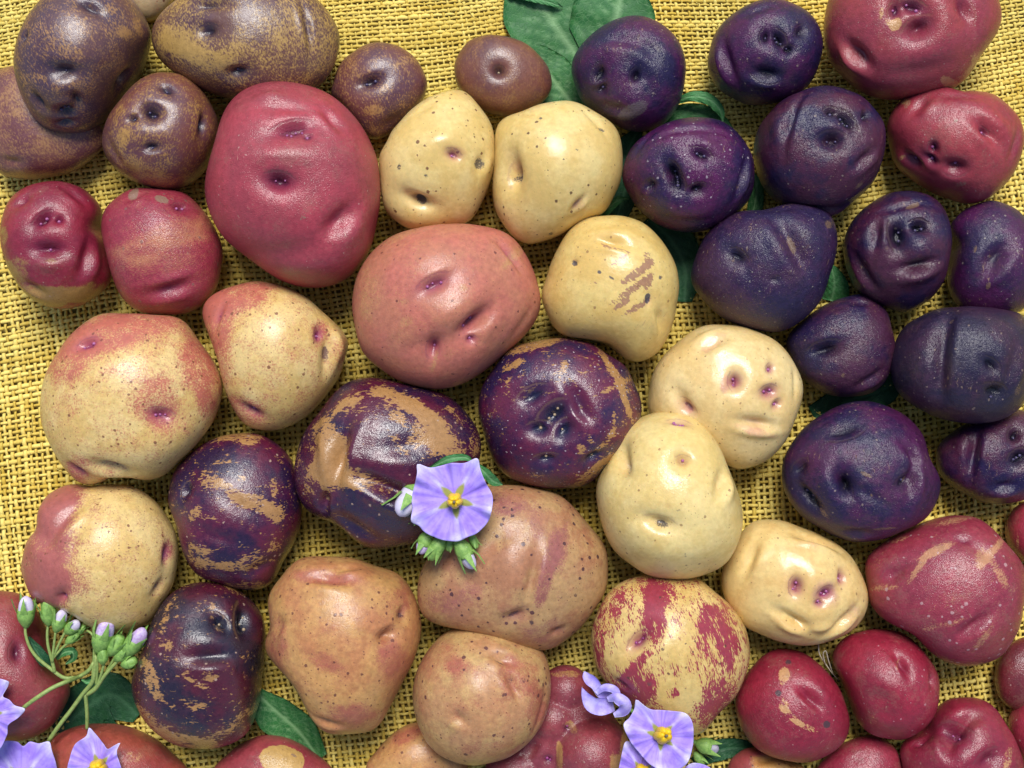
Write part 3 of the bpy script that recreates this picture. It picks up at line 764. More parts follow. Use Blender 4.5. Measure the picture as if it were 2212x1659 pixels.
potato("purple_potato", "large purple potato with pale scratches and a deep slit, above the grinning yellow one", PUR,
  m_purple(22, c1=(.015,.008,.044), c2=(.060,.008,.050), scuff=1.0),
  [(1866,866),(1913,876),(1958,899),(1990,933),(2003,966),(2009,990),(2025,1017),(2032,1048),(2021,1091),(1992,1127),(1945,1150),(1905,1165),(1852,1171),(1807,1160),(1773,1142),(1734,1117),(1702,1078),(1689,1038),(1691,998),(1707,961),(1739,921),(1776,895),(1818,874)],
  [E(1824,1048,8,22,-62,2.0,.9,0,0),G(1822,1035,-70,40,14,8),E(1724,1010,12,9,20,1.4,.5,0),E(1738,1072,10,13,-30,1.6,1,2),E(1754,1093,11,10,-20,1.4,.7,0),B(1750,1096,14,10,0,4),E(1822,928,16,9,10,1.7,.5,0,-.4),E(1956,1042,10,10,30,1.5,.7,1),G(1975,1030,80,60,9,13),G(1975,985,-50,40,9,9),B(1990,1060,24,50,-10,4),G(1880,1070,-30,70,9,5),B(1795,1030,30,50,10,5),G(1850,1155,10,40,11,9)],
  [(1760,980,40,30,30,.2)], stain=[(1871,1025,16,5,-25,.7),(1962,1035,5,9,-35,.7),(1884,1071,6,4,-30,.6),(1778,1112,16,6,-40,.55),(1910,1142,34,4,5,.55),(1768,1050,8,7,-45,.45),(1880,885,6,4,0,.5)], hz=.80, seed=22, bud=BUDS["dark"])
potato("purple_potato", "dark purple potato at the right edge tucked under the creased purple one", PUR,
  m_purple(23, scuff=.3, c2=(.065,.012,.036), rough=.34),
  [(2111,905),(2060,930),(2026,964),(2024,1011),(2048,1046),(2090,1070),(2130,1086),(2182,1087),(2228,1072),(2262,1030),(2268,975),(2252,920),(2215,888),(2160,884)],
  [E(2194,937,10,13,60,1.3,.8,1),E(2206,988,12,14,30,1.5,1,3),G(2100,980,82,56,9,20),B(2080,960,16,44,0,5),G(2168,1052,20,30,10,12),B(2165,1064,26,12,0,4),B(2145,985,26,46,0,6)],
  [(2130,1030,40,14,20,.25)], hz=.80, seed=23, bud=BUDS["dark"])

# ---- red potatoes of the upper right corner
potato("red_potato", "big red potato with a tan scuffed patch, cut off by the top edge", RED,
  m_red(24, c1=(.30,.040,.046), c2=(.26,.032,.050), cst=(.50,.27,.10)),
  [(1779,70),(1781,100),(1787,122),(1803,150),(1834,180),(1866,203),(1905,215),(1950,216),(2010,208),(2061,190),(2092,164),(2119,122),(2146,87),(2160,60),(2164,30),(2156,-5),(2120,-48),(2045,-78),(1950,-88),(1870,-68),(1808,-35),(1784,20)],
  [E(1984,62,16,22,30,1.4,.35,0),E(1930,20,9,11,80,1.3,.8,1),E(1970,10,10,13,-15,1.9,.8,2),E(2090,18,14,14,-65,1.8,.3,0),G(1852,118,-42,40,12,26,.3),B(1840,132,30,9,-42,6),B(1970,115,50,30,0,5),B(2040,40,30,50,0,6),G(1985,150,15,100,14,4)],
  [(2080,150,20,60,-50,.4),(2060,185,40,10,-30,.4)], stain=[(1934,52,13,18,-35,.85),(1903,28,6,16,-10,.6),(1915,45,7,10,0,.5)], hz=.80, seed=24)
potato("red_potato", "red potato with four dented eyes low on its face, below the big scuffed red one", RED,
  m_red(25, c1=(.31,.036,.045), c2=(.25,.026,.044)),
  [(2019,182),(2050,188),(2082,196),(2111,196),(2146,203),(2182,230),(2206,262),(2213,304),(2204,343),(2188,378),(2161,409),(2130,431),(2103,440),(2077,440),(2045,429),(2015,417),(1971,391),(1937,362),(1924,330),(1915,285),(1922,251),(1945,217),(1979,194)],
  [E(2012,322,8,12,70,1.3,.8,1),E(2003,350,9,12,-40,1.4,.9,1),E(1964,350,11,14,-30,1.5,.6,1),E(2063,368,14,17,10,1.3,.4,1,-.5),G(2140,285,-45,50,11,12),B(2160,270,40,18,-40,5),E(2130,283,6,7,-40,1.5,.8,1),G(1985,226,50,30,11,12),G(2070,205,-10,60,10,6),G(2195,310,65,40,8,7),B(1945,345,16,22,0,4),B(2020,368,20,14,0,5)],
  [(1955,220,14,12,50,.5),(1945,342,6,8,0,.45),(2150,410,50,10,40,.3)], stain=[(2065,261,6,5,0,.6),(2077,399,14,6,10,.5),(1960,225,14,6,55,.5)], hz=.84, seed=25)

# ---- pink-blushed potatoes on the left
potato("pink_yellow_potato", "big round yellow potato flushed pink round one eye, leftmost over the open burlap", BIC,
  m_bic(26, bias=-.34),
  [(224,677),(277,677),(330,679),(383,685),(409,706),(436,743),(462,780),(478,813),(481,845),(470,890),(444,937),(412,974),(383,1003),(357,1025),(330,1036),(298,1036),(262,1028),(235,1036),(210,1047),(193,1050),(167,1038),(140,1015),(114,974),(93,927),(86,885),(90,837),(101,800),(127,756),(155,720),(188,693)],
  [E(352,898,11,9,-20,1.7,.75,3),G(355,893,20,60,26,6),E(163,1019,9,12,-45,1.5,.8,1),E(186,741,9,10,20,1.9,.7,2),G(240,1012,-35,46,13,24),G(215,755,20,60,20,5),B(320,975,60,40,0,5)],
  [(250,715,150,42,10,.75),(150,770,60,50,50,.55),(340,870,62,48,-35,.42),(430,790,40,75,15,.65),(345,905,30,28,0,.35),(300,810,70,22,-15,.2),(165,1015,22,30,20,.55),(380,940,34,16,20,.2),(450,880,22,50,20,.4)],
  stain=[(352,898,9,6,-20,.5)], hz=.80, seed=26)
potato("pink_yellow_potato", "yellow potato with pinkish ends and a purple dent, left of the salmon pink one", BIC,
  m_bic(27, bias=-.34),
  [(528,611),(560,607),(611,617),(659,640),(693,669),(725,698),(747,725),(752,750),(742,786),(727,823),(712,845),(691,872),(664,898),(624,922),(585,930),(555,927),(525,914),(500,879),(482,832),(470,779),(458,746),(443,706),(435,675),(448,648),(475,627)],
  [E(689,723,9,9,70,1.5,.9,1),G(712,762,82,50,12,17,.15),B(738,760,14,50,0,4),E(544,892,9,11,-40,1.8,.8,1),G(472,685,75,34,8,8,.4),B(600,770,60,70,0,4)],
  [(510,640,90,36,20,.75),(462,690,40,60,0,.6),(690,722,20,30,0,.5),(530,890,50,32,-20,.55),(480,780,24,60,-10,.4),(740,770,16,50,0,.25)],
  stain=[(710,768,8,18,0,.62),(712,755,6,10,0,.4)], hz=.80, seed=27)
potato("pink_yellow_potato", "yellow potato with a dusky pink knobby left third, lowest of the blushed ones at left", BIC,
  m_bic(28, bias=-.44, c3=(.36,.10,.085)),
  [(238,1046),(277,1048),(317,1066),(351,1101),(375,1141),(385,1175),(384,1212),(378,1250),(362,1287),(330,1337),(291,1359),(251,1366),(201,1358),(165,1335),(130,1318),(92,1308),(68,1290),(53,1258),(45,1226),(48,1200),(62,1162),(82,1132),(86,1097),(108,1066),(148,1046),(195,1048)],
  [E(364,1200,9,11,60,1.5,.9,1),E(345,1270,9,9,40,1.4,.3),G(140,1120,58,70,13,12),G(100,1170,-35,50,16,8),B(95,1105,30,30,0,6),G(132,1295,60,40,10,12),E(134,1297,6,6,0,1.4,.7,1),G(160,1180,80,60,12,6)],
  [(85,1190,70,150,-8,1.0),(130,1070,60,36,30,.8),(165,1260,36,40,60,.45),(362,1195,16,26,0,.5),(350,1170,18,30,20,.25),(110,1280,40,50,0,.6)],
  stain=[(346,1272,9,8,0,.45)], hz=.82, seed=28)

# ---- the big pink-orange one
potato("pink_potato", "largest salmon pink potato in the centre, with a shallow oval eye and two deep ones", "red skinned potatoes",
  m_tan(29, c1=(.47,.140,.098), c2=(.45,.16,.095), c3=(.48,.25,.10), bias=-.40, fine=1.6, soft=.4, specks=((.14,.035,.03), .30, .09, .4, .85), specks2=((.2,.05,.04), .8, .10, .25, .7), ceye=(.26,.03,.10)),
  [(1007,483),(1047,488),(1090,501),(1122,529),(1146,569),(1162,614),(1168,654),(1160,690),(1132,728),(1095,762),(1047,801),(1007,826),(975,837),(941,841),(889,833),(844,813),(809,787),(790,770),(775,741),(762,680),(763,627),(778,580),(804,543),(849,508),(902,492),(955,484)],
  [E(939,614,12,10,28,2.1,.75,3),G(928,600,35,60,9,-3),E(1020,702,12,20,40,1.9,.55,2),G(1045,690,50,40,12,12),B(1000,665,50,20,30,6),E(1021,738,6,9,0,1.3,.8,1),E(934,757,10,15,80,1.6,.6,1),G(925,745,20,50,14,7),G(1104,553,-48,46,8,10,.5),B(960,690,40,30,0,4),G(1130,700,50,60,10,4)],
  [(870,500,60,14,25,.45),(790,640,30,60,0,.3),(935,605,26,18,28,.35),(1118,545,10,50,-42,.5),(938,785,6,22,-15,.6),(875,695,16,12,20,.35),(1000,620,10,8,0,.4),(945,660,12,8,0,.3),(872,652,10,8,0,.35)],
  hz=.80, seed=29)

# ---- scratched yellow and right hand yellow potatoes
potato("yellow_potato", "golden yellow potato scratched with brown scars and a black spot, centre right", YEL,
  m_yellow(30, c1=(.65,.43,.125), c2=(.70,.51,.175), c3=(.36,.19,.10), soft=.09, fine=1.7, fscale=.9, bias=-.46, stretch=(.5,1.2,1), rot=-35, scuff=1.2, scuffc=(.36,.20,.10), cst=(.06,.055,.07)),
  [(1302,466),(1341,466),(1381,477),(1413,500),(1442,537),(1460,574),(1467,614),(1463,654),(1454,701),(1438,738),(1415,767),(1381,781),(1349,776),(1323,756),(1302,743),(1270,737),(1230,730),(1201,712),(1180,677),(1169,640),(1175,614),(1188,574),(1204,537),(1228,498),(1259,473)],
  [G(1322,522,-18,40,8,10),B(1345,505,40,14,-15,4),G(1425,690,-58,34,8,11),B(1370,690,44,30,-40,6),E(1240,568,4,4,0,1.3,.2),G(1265,745,5,30,16,8),E(1399,648,5,4,80,1.6,.3)],
  [(1375,590,40,10,35,.65),(1365,625,50,8,35,.6),(1345,655,22,7,35,.6),(1400,560,12,22,30,.45),(1400,610,10,20,-20,.5),(1340,560,24,6,35,.5),(1380,660,40,7,30,.5),(1285,612,14,5,10,.4),(1320,535,30,6,-15,.4)],
  stain=[(1399,645,7,12,-10,.95),(1240,568,7,8,40,.7),(1294,588,6,5,0,.75),(1320,600,10,4,-40,.6),(1426,599,5,6,0,.6),(1240,605,4,3,0,.6)], hz=.86, seed=30)
potato("yellow_potato", "pale yellow potato with a smiling face of pink eyes, behind the egg-shaped one", YEL,
  m_yellow(31, c1=(.69,.48,.185), c2=(.75,.56,.25), c3=(.60,.30,.18)),
  [(1539,701),(1592,703),(1632,714),(1675,735),(1700,760),(1720,791),(1733,823),(1735,850),(1731,870),(1718,908),(1702,945),(1675,980),(1640,1004),(1605,1012),(1579,1011),(1545,985),(1500,950),(1450,925),(1410,905),(1400,880),(1399,858),(1405,823),(1420,785),(1447,754),(1481,725),(1513,706)],
  [E(1589,822,10,15,90,1.3,.8,2),E(1665,797,7,8,60,1.2,.8,1),E(1663,845,10,12,10,1.5,.9,2),E(1681,872,7,9,30,1.4,.7,1),G(1635,915,-14,46,9,17,.3),B(1645,935,44,10,-10,5),E(1481,884,10,13,-35,1.6,.5,0),G(1470,860,-45,40,12,8),G(1540,742,35,40,11,12),B(1520,725,30,10,35,4),B(1600,850,40,50,0,5),B(1660,840,30,40,0,4),G(1720,830,78,40,6,5)],
  [(1540,740,40,14,35,.4),(1660,850,26,26,0,.35),(1565,830,10,24,0,.5),(1630,930,50,8,-15,.45),(1480,890,16,10,0,.4),(1590,822,18,18,0,.3)], hz=.76, seed=31)
potato("yellow_potato", "egg-shaped pale yellow potato with a grey-black eye near its lower end", YEL,
  m_yellow(32, c1=(.68,.49,.17), c2=(.74,.57,.235)),
  [(1447,887),(1481,890),(1513,908),(1539,940),(1560,974),(1576,1017),(1594,1061),(1605,1109),(1600,1159),(1577,1207),(1553,1228),(1510,1246),(1460,1252),(1407,1245),(1374,1228),(1328,1191),(1305,1149),(1291,1096),(1288,1051),(1302,1011),(1323,972),(1336,937),(1368,909),(1407,893)],
  [E(1476,990,9,13,0,1.2,.25,1,0),E(1346,1000,11,17,-50,1.6,.2,1),G(1340,985,-60,40,14,9),G(1558,1048,52,40,11,15,.1),B(1575,1060,20,34,-25,4),E(1427,1136,12,14,-12,1.9,.1,0,.5),G(1425,1122,-5,60,14,8),E(1466,907,9,7,-25,2,.5,4),B(1430,960,50,40,0,4),B(1450,1190,70,30,0,4)],
  [(1560,1050,20,22,50,.2),(1475,985,20,18,0,.2)], stain=[(1427,1139,19,8,-12,.66),(1348,1008,6,10,-40,.6),(1480,1196,5,7,0,.5),(1466,1103,6,5,0,.5)], hz=.96, seed=32)
potato("yellow_potato", "yellow potato grinning with pink eyes and a curved crease, right of the crimson-streaked one", YEL,
  m_yellow(33, c1=(.66,.43,.15), c2=(.73,.53,.21), c3=(.56,.30,.18)),
  [(1628,1126),(1681,1122),(1734,1139),(1776,1156),(1813,1177),(1843,1207),(1866,1250),(1876,1287),(1869,1327),(1844,1360),(1800,1383),(1747,1395),(1694,1389),(1641,1370),(1600,1348),(1571,1308),(1558,1261),(1562,1225),(1579,1185),(1602,1150)],
  [E(1721,1267,10,14,85,1.4,.9,2),E(1785,1284,11,14,20,1.3,1,2),E(1820,1248,8,10,80,1.4,.8,1),E(1774,1306,6,8,0,1.4,.9,1),G(1715,1342,-33,50,9,19),G(1820,1345,38,44,9,17),B(1760,1360,50,10,0,6),G(1760,1168,-12,50,9,10),B(1770,1182,50,9,-14,4),G(1618,1205,70,46,11,13),B(1760,1270,60,44,0,6)],
  [(1783,1285,30,34,0,.5),(1720,1267,18,24,0,.3),(1820,1248,14,16,0,.3),(1750,1172,50,10,-12,.3),(1840,1330,20,34,-20,.35)], hz=.80, seed=33)

# ---- netted purple and tan potatoes
potato("netted_potato", "purple potato netted with branching tan patches, left of the one with the bald tan dent", NET,
  m_net(34),
  [(502,937),(555,937),(577,946),(606,964),(633,998),(645,1043),(652,1091),(648,1135),(632,1180),(613,1212),(598,1245),(575,1267),(545,1275),(515,1272),(462,1257),(423,1240),(395,1195),(380,1135),(364,1092),(365,1056),(378,1015),(412,977),(454,951)],
  [G(520,1095,-30,60,12,5),G(470,1160,-20,70,12,6),E(400,1060,9,9,70,1.5,.5),G(560,1230,10,40,12,7)],
  [(455,1035,26,22,-30,.75),(500,1062,40,12,-38,.75),(560,1090,60,17,-22,.75),(590,1110,26,16,-40,.6),(592,1055,9,26,0,.7),(522,1036,9,10,0,.7),(495,943,42,9,8,.8),(540,950,30,12,15,.7),(420,1110,22,10,50,.7),(450,1120,30,8,-20,.6),(430,1200,26,30,0,.62),(500,1225,60,10,-5,.7),(545,1210,40,10,-5,.6),(590,1180,14,10,40,.7),(560,1265,60,10,0,.6),(480,1000,14,6,0,.5),(500,1150,80,16,-20,-.4),(570,1010,30,26,0,-.4),(480,1150,40,20,0,-.3)],
  stain=[(440,1185,16,20,0,.30)], hz=.80, seed=34, bud=BUDS["tan"])
potato("netted_potato", "glossy purple potato with a bald tan dent, the lilac flower lying on its side", NET,
  m_net(35, rough=.28, c2=(.085,.008,.026)),
  [(783,816),(822,817),(875,829),(928,840),(968,855),(1007,890),(1031,927),(1040,964),(1034,1000),(1014,1050),(985,1105),(941,1150),(896,1173),(836,1184),(799,1184),(770,1171),(741,1144),(709,1126),(672,1110),(652,1086),(638,1056),(635,1017),(643,969),(661,927),(690,890),(720,850),(751,826)],
  [G(732,990,78,74,13,24),B(700,980,16,60,8,8),G(850,1062,-25,100,13,26),B(830,1040,70,20,-20,4),G(697,1085,60,30,10,20),G(770,1140,-40,60,14,10),B(850,1100,80,30,-15,5),G(875,965,10,60,16,7),B(840,1000,60,16,-5,5)],
  [(715,985,34,68,8,1.1),(700,1010,44,26,30,.9),(760,1035,44,20,-10,.9),(700,1060,10,30,0,.7),(870,870,80,14,-25,.75),(905,885,60,16,-35,.8),(930,940,44,36,-40,.85),(965,960,44,24,-30,.8),(860,900,36,12,-40,.75),(750,875,30,15,20,.75),(800,850,44,9,10,.6),(705,905,44,7,40,.6),(870,975,22,10,-40,.6),(665,1060,12,12,0,.6),(840,945,24,5,0,.5),(985,895,26,9,-40,.55),(1025,960,10,26,0,.5),(640,980,10,50,0,.4),(860,1070,60,5,-25,.45),(800,960,34,40,0,-.4),(780,1100,90,26,-20,-.4),(900,1130,60,30,0,-.4),(870,1020,60,14,0,-.4)],
  hz=.80, seed=35, bud=BUDS["tan"])
potato("netted_potato", "round purple potato with dark ringed eyes and thin tan streaks, below the salmon pink one", NET,
  m_net(36, c1=(.022,.010,.050), c2=(.115,.009,.036), ceye=(.012,.012,.05), pores=.9, specks=((.5,.4,.42), .5, .09, .5, .8)),
  [(1204,730),(1238,733),(1281,743),(1315,767),(1343,782),(1366,818),(1382,858),(1386,895),(1372,935),(1340,985),(1300,1020),(1270,1047),(1236,1053),(1183,1055),(1125,1043),(1084,1019),(1058,977),(1042,927),(1033,890),(1036,855),(1046,825),(1071,790),(1092,760),(1130,742)],
  [E(1146,854,14,11,25,1.7,.9,0),E(1195,896,17,20,40,1.5,1.2,3),E(1160,930,12,13,0,1.4,1.1,1),E(1218,934,13,13,60,1.4,1.1,1),G(1252,866,-58,52,11,13,.5),G(1258,890,-40,30,9,8,.4),E(1180,995,10,8,15,1.8,.9,1),E(1283,990,9,9,20,1.6,1,1),B(1215,845,30,40,0,4)],
  [(1140,748,90,9,12,.75),(1105,790,30,8,25,.7),(1216,795,12,17,-40,.75),(1262,805,12,12,-40,.6),(1340,830,8,60,-65,.6),(1325,800,60,8,-55,.8),(1345,850,50,7,-70,.75),(1355,880,44,6,-72,.65),(1325,915,30,6,85,.65),(1305,960,40,7,55,.7),(1285,1015,60,9,38,.8),(1257,972,8,12,0,.75),(1136,848,16,6,45,.6),(1260,880,6,10,20,.6),(1170,1000,18,7,15,.6),(1275,950,7,14,0,.6),(1097,830,5,16,0,.5),(1190,930,80,60,0,-.35),(1140,980,60,40,0,-.3)],
  hz=.80, seed=36, bud=BUDS["tan"])
potato("netted_potato", "dark purple potato with thin tan streaks below it, bottom left behind the flower buds", NET,
  m_net(37, c1=(.018,.011,.026), c2=(.075,.008,.020), rough=.30),
  [(436,1257),(489,1260),(528,1279),(560,1313),(574,1353),(573,1400),(567,1459),(562,1511),(541,1575),(502,1606),(449,1618),(383,1611),(330,1578),(298,1535),(283,1485),(294,1432),(312,1393),(325,1348),(351,1300),(391,1268)],
  [E(476,1342,10,12,-50,1.6,1,1),E(538,1336,19,20,60,1.5,1.3,3),G(450,1418,5,50,11,14,.7),B(440,1380,40,24,0,5),B(460,1450,44,20,-10,6),G(350,1400,70,60,12,5),G(420,1530,-15,90,14,5)],
  [(325,1465,14,50,20,.75),(355,1340,9,36,-15,.65),(360,1395,12,16,0,.65),(430,1480,34,6,-30,.7),(455,1462,16,10,10,.7),(460,1315,6,18,0,.6),(478,1360,8,16,40,.5),(330,1560,60,13,-40,.75),(400,1600,90,13,-12,.8),(470,1590,40,8,15,.6),(430,1530,20,8,20,.6),(530,1545,44,9,40,.65),(360,1520,40,5,-35,.5),(510,1275,30,6,-20,.5),(470,1400,60,40,0,-.35),(540,1340,40,50,0,-.5)],
  hz=.82, seed=37, bud=BUDS["tan"])

# ---- tan orange potatoes, bottom centre
potato("tan_potato", "brownish tan potato ridged with dusky pink bands and black specks, under the lilac flower", TAN,
  m_tan(38, c1=(.38,.17,.085), c2=(.44,.26,.11), c3=(.30,.10,.085), bias=-.34, fine=1.0, specks=((.06,.02,.03), .28, .12, .5, .9)),
  [(1063,1049),(1090,1047),(1143,1051),(1204,1067),(1232,1088),(1270,1130),(1294,1159),(1310,1186),(1313,1212),(1311,1268),(1298,1295),(1273,1334),(1238,1371),(1204,1395),(1165,1406),(1100,1395),(1042,1372),(968,1356),(925,1342),(908,1320),(900,1274),(908,1235),(930,1195),(965,1150),(1000,1100),(1030,1065)],
  [G(1148,1255,78,70,9,12,.1),B(1110,1230,30,60,10,6),E(1114,1332,10,8,25,2,.6),G(1010,1250,-20,50,16,6),G(960,1200,50,40,14,6),B(1200,1240,30,80,15,4),E(1205,1365,8,6,0,1.4,.4),G(1070,1170,30,60,16,6)],
  [(1180,1235,16,90,-12,.5),(1215,1180,14,50,-10,.4),(1160,1130,18,50,0,.3),(1085,1090,60,24,0,.4),(960,1300,50,30,0,.3),(1160,1370,60,20,20,.3),(1275,1230,24,40,0,-.3),(1050,1280,50,30,0,.15)],
  stain=[(1109,1331,16,7,25,.6),(1149,1345,6,6,0,.7),(1141,1318,5,5,0,.7),(1242,1285,5,6,0,.6)], hz=.72, seed=38, bud=BUDS["tan"])
potato("tan_potato", "tan-orange lumpy potato with a pale slit at its foot, bottom centre left", TAN,
  m_tan(39, bias=-.26),
  [(624,1226),(648,1206),(677,1201),(717,1201),(770,1207),(809,1221),(844,1231),(875,1253),(898,1292),(910,1340),(908,1379),(894,1427),(878,1459),(859,1498),(836,1543),(815,1572),(783,1583),(743,1587),(704,1583),(675,1559),(656,1525),(635,1485),(609,1453),(585,1427),(572,1395),(579,1364),(583,1345),(577,1308),(590,1268)],
  [E(838,1373,11,17,20,1.5,.3,0),G(845,1362,15,30,9,-5),G(705,1250,-10,56,12,15),G(745,1228,35,30,9,9),B(790,1250,60,24,-10,5),E(870,1325,8,7,40,1.4,.5),G(705,1562,-14,34,8,11),G(700,1450,-30,90,26,5),G(600,1350,30,30,12,8),B(660,1240,30,20,0,5)],
  [(700,1250,70,16,-5,.4),(850,1420,34,40,0,.4),(700,1430,50,22,-25,.3),(860,1300,34,34,0,.25),(760,1545,60,24,0,.35),(600,1400,24,60,0,.25)],
  stain=[(870,1327,8,8,0,.6),(740,1343,7,4,20,.45)], hz=.82, seed=39)
potato("tan_potato", "round tan potato with dirt specks in a curved fold, beside the knobby red one", TAN,
  m_tan(40, c1=(.45,.225,.10), c2=(.50,.31,.12), specks=((.10,.03,.03), .30, .12, .5, .9)),
  [(1034,1343),(1087,1349),(1121,1368),(1143,1381),(1167,1400),(1184,1430),(1190,1472),(1188,1511),(1174,1559),(1145,1601),(1108,1631),(1073,1645),(1021,1654),(968,1641),(928,1612),(902,1564),(891,1506),(899,1453),(920,1411),(952,1374),(994,1350)],
  [G(1085,1425,-20,34,9,11,.1),B(1095,1405,30,12,-10,4),G(1110,1480,-65,44,9,13,.1),B(1135,1500,24,50,20,5),G(995,1555,-35,24,10,9),B(1030,1490,60,60,0,3),G(1170,1540,60,50,8,7)],
  [(1120,1460,40,40,-30,.35),(1160,1530,24,50,0,.35),(940,1420,50,40,0,.15),(990,1440,30,20,0,.2),(1060,1620,90,16,0,.2)],
  stain=[(1082,1430,14,5,-25,.55),(1105,1470,8,9,0,.5),(1040,1446,6,5,0,.4),(1128,1470,7,8,0,.45)], hz=1.0, seed=40, bud=BUDS["tan"])
potato("tan_potato", "tan potato mostly hidden at the bottom edge under the round tan one", TAN,
  m_tan(41, bias=-.2),
  [(791,1660),(795,1643),(807,1628),(844,1588),(886,1563),(940,1560),(985,1590),(1010,1650),(1000,1710),(940,1750),(870,1750),(810,1715)],
  [], [(880,1590,40,14,20,.4)], hz=.66, seed=41)

# ---- streaked and bottom right
potato("streaked_potato", "yellow potato streaked with crimson, in front of the lilac flowers at lower centre right", BIC,
  m_bic(42, c1=(.60,.40,.125), c2=(.66,.47,.17), c3=(.30,.035,.055), bias=-.19, soft=.16, fine=2.8, fscale=1.3, nscale=.24, big=2.4, stretch=(1.6,.32,1), rot=18,
        specks=((.10,.04,.03), .3, .09, .35, .8), specks2=None, bump=.18),
  [(1381,1243),(1440,1236),(1508,1250),(1539,1274),(1571,1300),(1600,1334),(1616,1374),(1620,1419),(1609,1464),(1588,1506),(1555,1540),(1528,1575),(1503,1588),(1465,1585),(1428,1570),(1381,1535),(1341,1500),(1310,1474),(1292,1448),(1281,1411),(1277,1369),(1287,1329),(1310,1285),(1341,1258)],
  [E(1373,1386,10,14,45,1.8,.9,2),G(1390,1372,40,40,18,9),B(1450,1400,60,70,0,4),E(1340,1478,8,6,0,1.4,.2),G(1440,1460,-80,60,16,4)],
  [(1420,1280,40,30,-30,.6),(1415,1335,20,60,5,.7),(1330,1310,20,30,-20,.4),(1295,1380,12,60,0,.45),(1370,1440,50,10,45,.6),(1350,1400,40,40,0,-.35),(1380,1490,44,36,10,.7),(1540,1340,30,34,-20,.6),(1570,1400,26,60,-10,.5),(1540,1520,34,50,-30,.55),(1470,1500,50,40,0,-.5),(1460,1390,34,50,0,-.25),(1510,1400,24,60,0,.1),(1452,1498,14,13,0,.9),(1490,1290,30,30,0,-.1)],
  stain=[(1418,1452,10,6,0,.3),(1404,1477,7,7,0,.5)], hz=.84, seed=42, bud=BUDS["red"])
potato("red_potato", "large red potato with tan veins near the right edge, under the slit purple one", RED,
  m_red(43, c1=(.27,.028,.048), c2=(.23,.024,.046), bias=-.42, c3=(.44, .20, .10), soft=.24, fine=1.7, stretch=(.5,1.3,1), rot=35, specks=((.46,.28,.28), .26, .10, .5, .7)),
  [(2077,1113),(2116,1121),(2148,1145),(2175,1175),(2204,1209),(2218,1250),(2213,1300),(2204,1353),(2177,1402),(2143,1429),(2090,1440),(2050,1433),(2011,1411),(1971,1371),(1918,1345),(1884,1313),(1873,1274),(1868,1221),(1877,1200),(1905,1172),(1945,1149),(1998,1127),(2037,1116)],
  [E(1932,1240,12,8,20,1.8,.1,0),G(2105,1352,42,50,9,12,.1),B(2130,1375,40,20,40,4),G(2120,1190,-40,40,12,6),E(2080,1165,9,5,0,1.4,.2)],
  [(2020,1190,40,10,25,.7),(1985,1225,44,7,55,.6),(2145,1190,40,9,50,.6),(2120,1205,14,26,-10,.55),(2075,1120,60,8,15,.4),(2160,1240,10,40,30,.5),(1910,1270,34,7,5,.5),(2120,1380,8,34,-35,.4),(2040,1350,50,7,15,.35),(1945,1165,20,6,20,.4)], hz=.78, seed=43)
potato("red_potato", "sliver of a red potato at the right edge beside the one with tan veins", RED,
  m_red(44), [(2212,1083),(2185,1105),(2171,1140),(2176,1172),(2196,1200),(2240,1235),(2290,1215),(2312,1150),(2290,1095),(2245,1075)], [], [(2198,1170,4,30,0,.5)], hz=.8, seed=44)
potato("red_potato", "dark red potato in the shadow of the right edge, below the one with tan veins", RED,
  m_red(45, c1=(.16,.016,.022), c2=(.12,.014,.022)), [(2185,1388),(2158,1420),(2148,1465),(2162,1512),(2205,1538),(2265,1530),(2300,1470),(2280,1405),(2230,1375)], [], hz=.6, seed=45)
potato("red_potato", "red potato cut by the right edge in the bottom right corner", RED,
  m_red(46), [(2212,1505),(2188,1530),(2177,1565),(2190,1615),(2225,1655),(2290,1660),(2330,1590),(2310,1520),(2255,1492)], [], hz=.8, seed=46)
potato("red_potato", "small crimson potato with three black dots and a tan smear, left of its twin", RED,
  m_red(47, c1=(.26,.014,.034), c2=(.22,.012,.030), cst=(.05,.03,.035), bias=-.75, soft=.06, fine=1.2, stretch=(.6,1.2,1), rot=-50),
  [(1668,1405),(1702,1401),(1739,1411),(1776,1440),(1807,1477),(1824,1511),(1836,1559),(1825,1600),(1792,1630),(1747,1647),(1707,1645),(1660,1632),(1625,1608),(1597,1562),(1588,1511),(1605,1467),(1637,1426)],
  [G(1755,1510,-48,34,8,13,.3),B(1775,1495,30,12,-48,3),G(1745,1500,-48,40,16,6)],
  [(1693,1460,15,24,-10,.9),(1692,1520,13,20,30,.8),(1705,1545,30,10,-35,.7),(1745,1572,36,8,-25,.75),(1635,1550,6,14,30,.6)],
  stain=[(1681,1497,7,7,0,1.0),(1786,1565,8,8,0,.95),(1703,1430,7,6,0,.75)], hz=.82, seed=47)
potato("red_potato", "small crimson potato with a vertical slit eye, right of the one with black dots", RED,
  m_red(48, c1=(.27,.014,.034), c2=(.22,.012,.030), specks=((.46,.22,.24), .34, .075, .5, .7)),
  [(1905,1359),(1945,1365),(1979,1389),(2008,1423),(2027,1459),(2030,1498),(2022,1540),(1998,1573),(1958,1596),(1924,1597),(1881,1586),(1850,1556),(1832,1511),(1817,1472),(1798,1432),(1802,1403),(1826,1376),(1866,1362)],
  [G(1951,1436,-72,30,7,14,.4),G(1950,1425,-70,40,14,5),G(1908,1512,10,34,16,7),E(2018,1472,8,8,70,1.4,.2),B(1915,1480,50,24,-35,4),G(1915,1545,0,30,12,4)],
  [(1940,1432,6,24,-15,.45),(1885,1560,12,18,-20,.4)], hz=.94, seed=48)
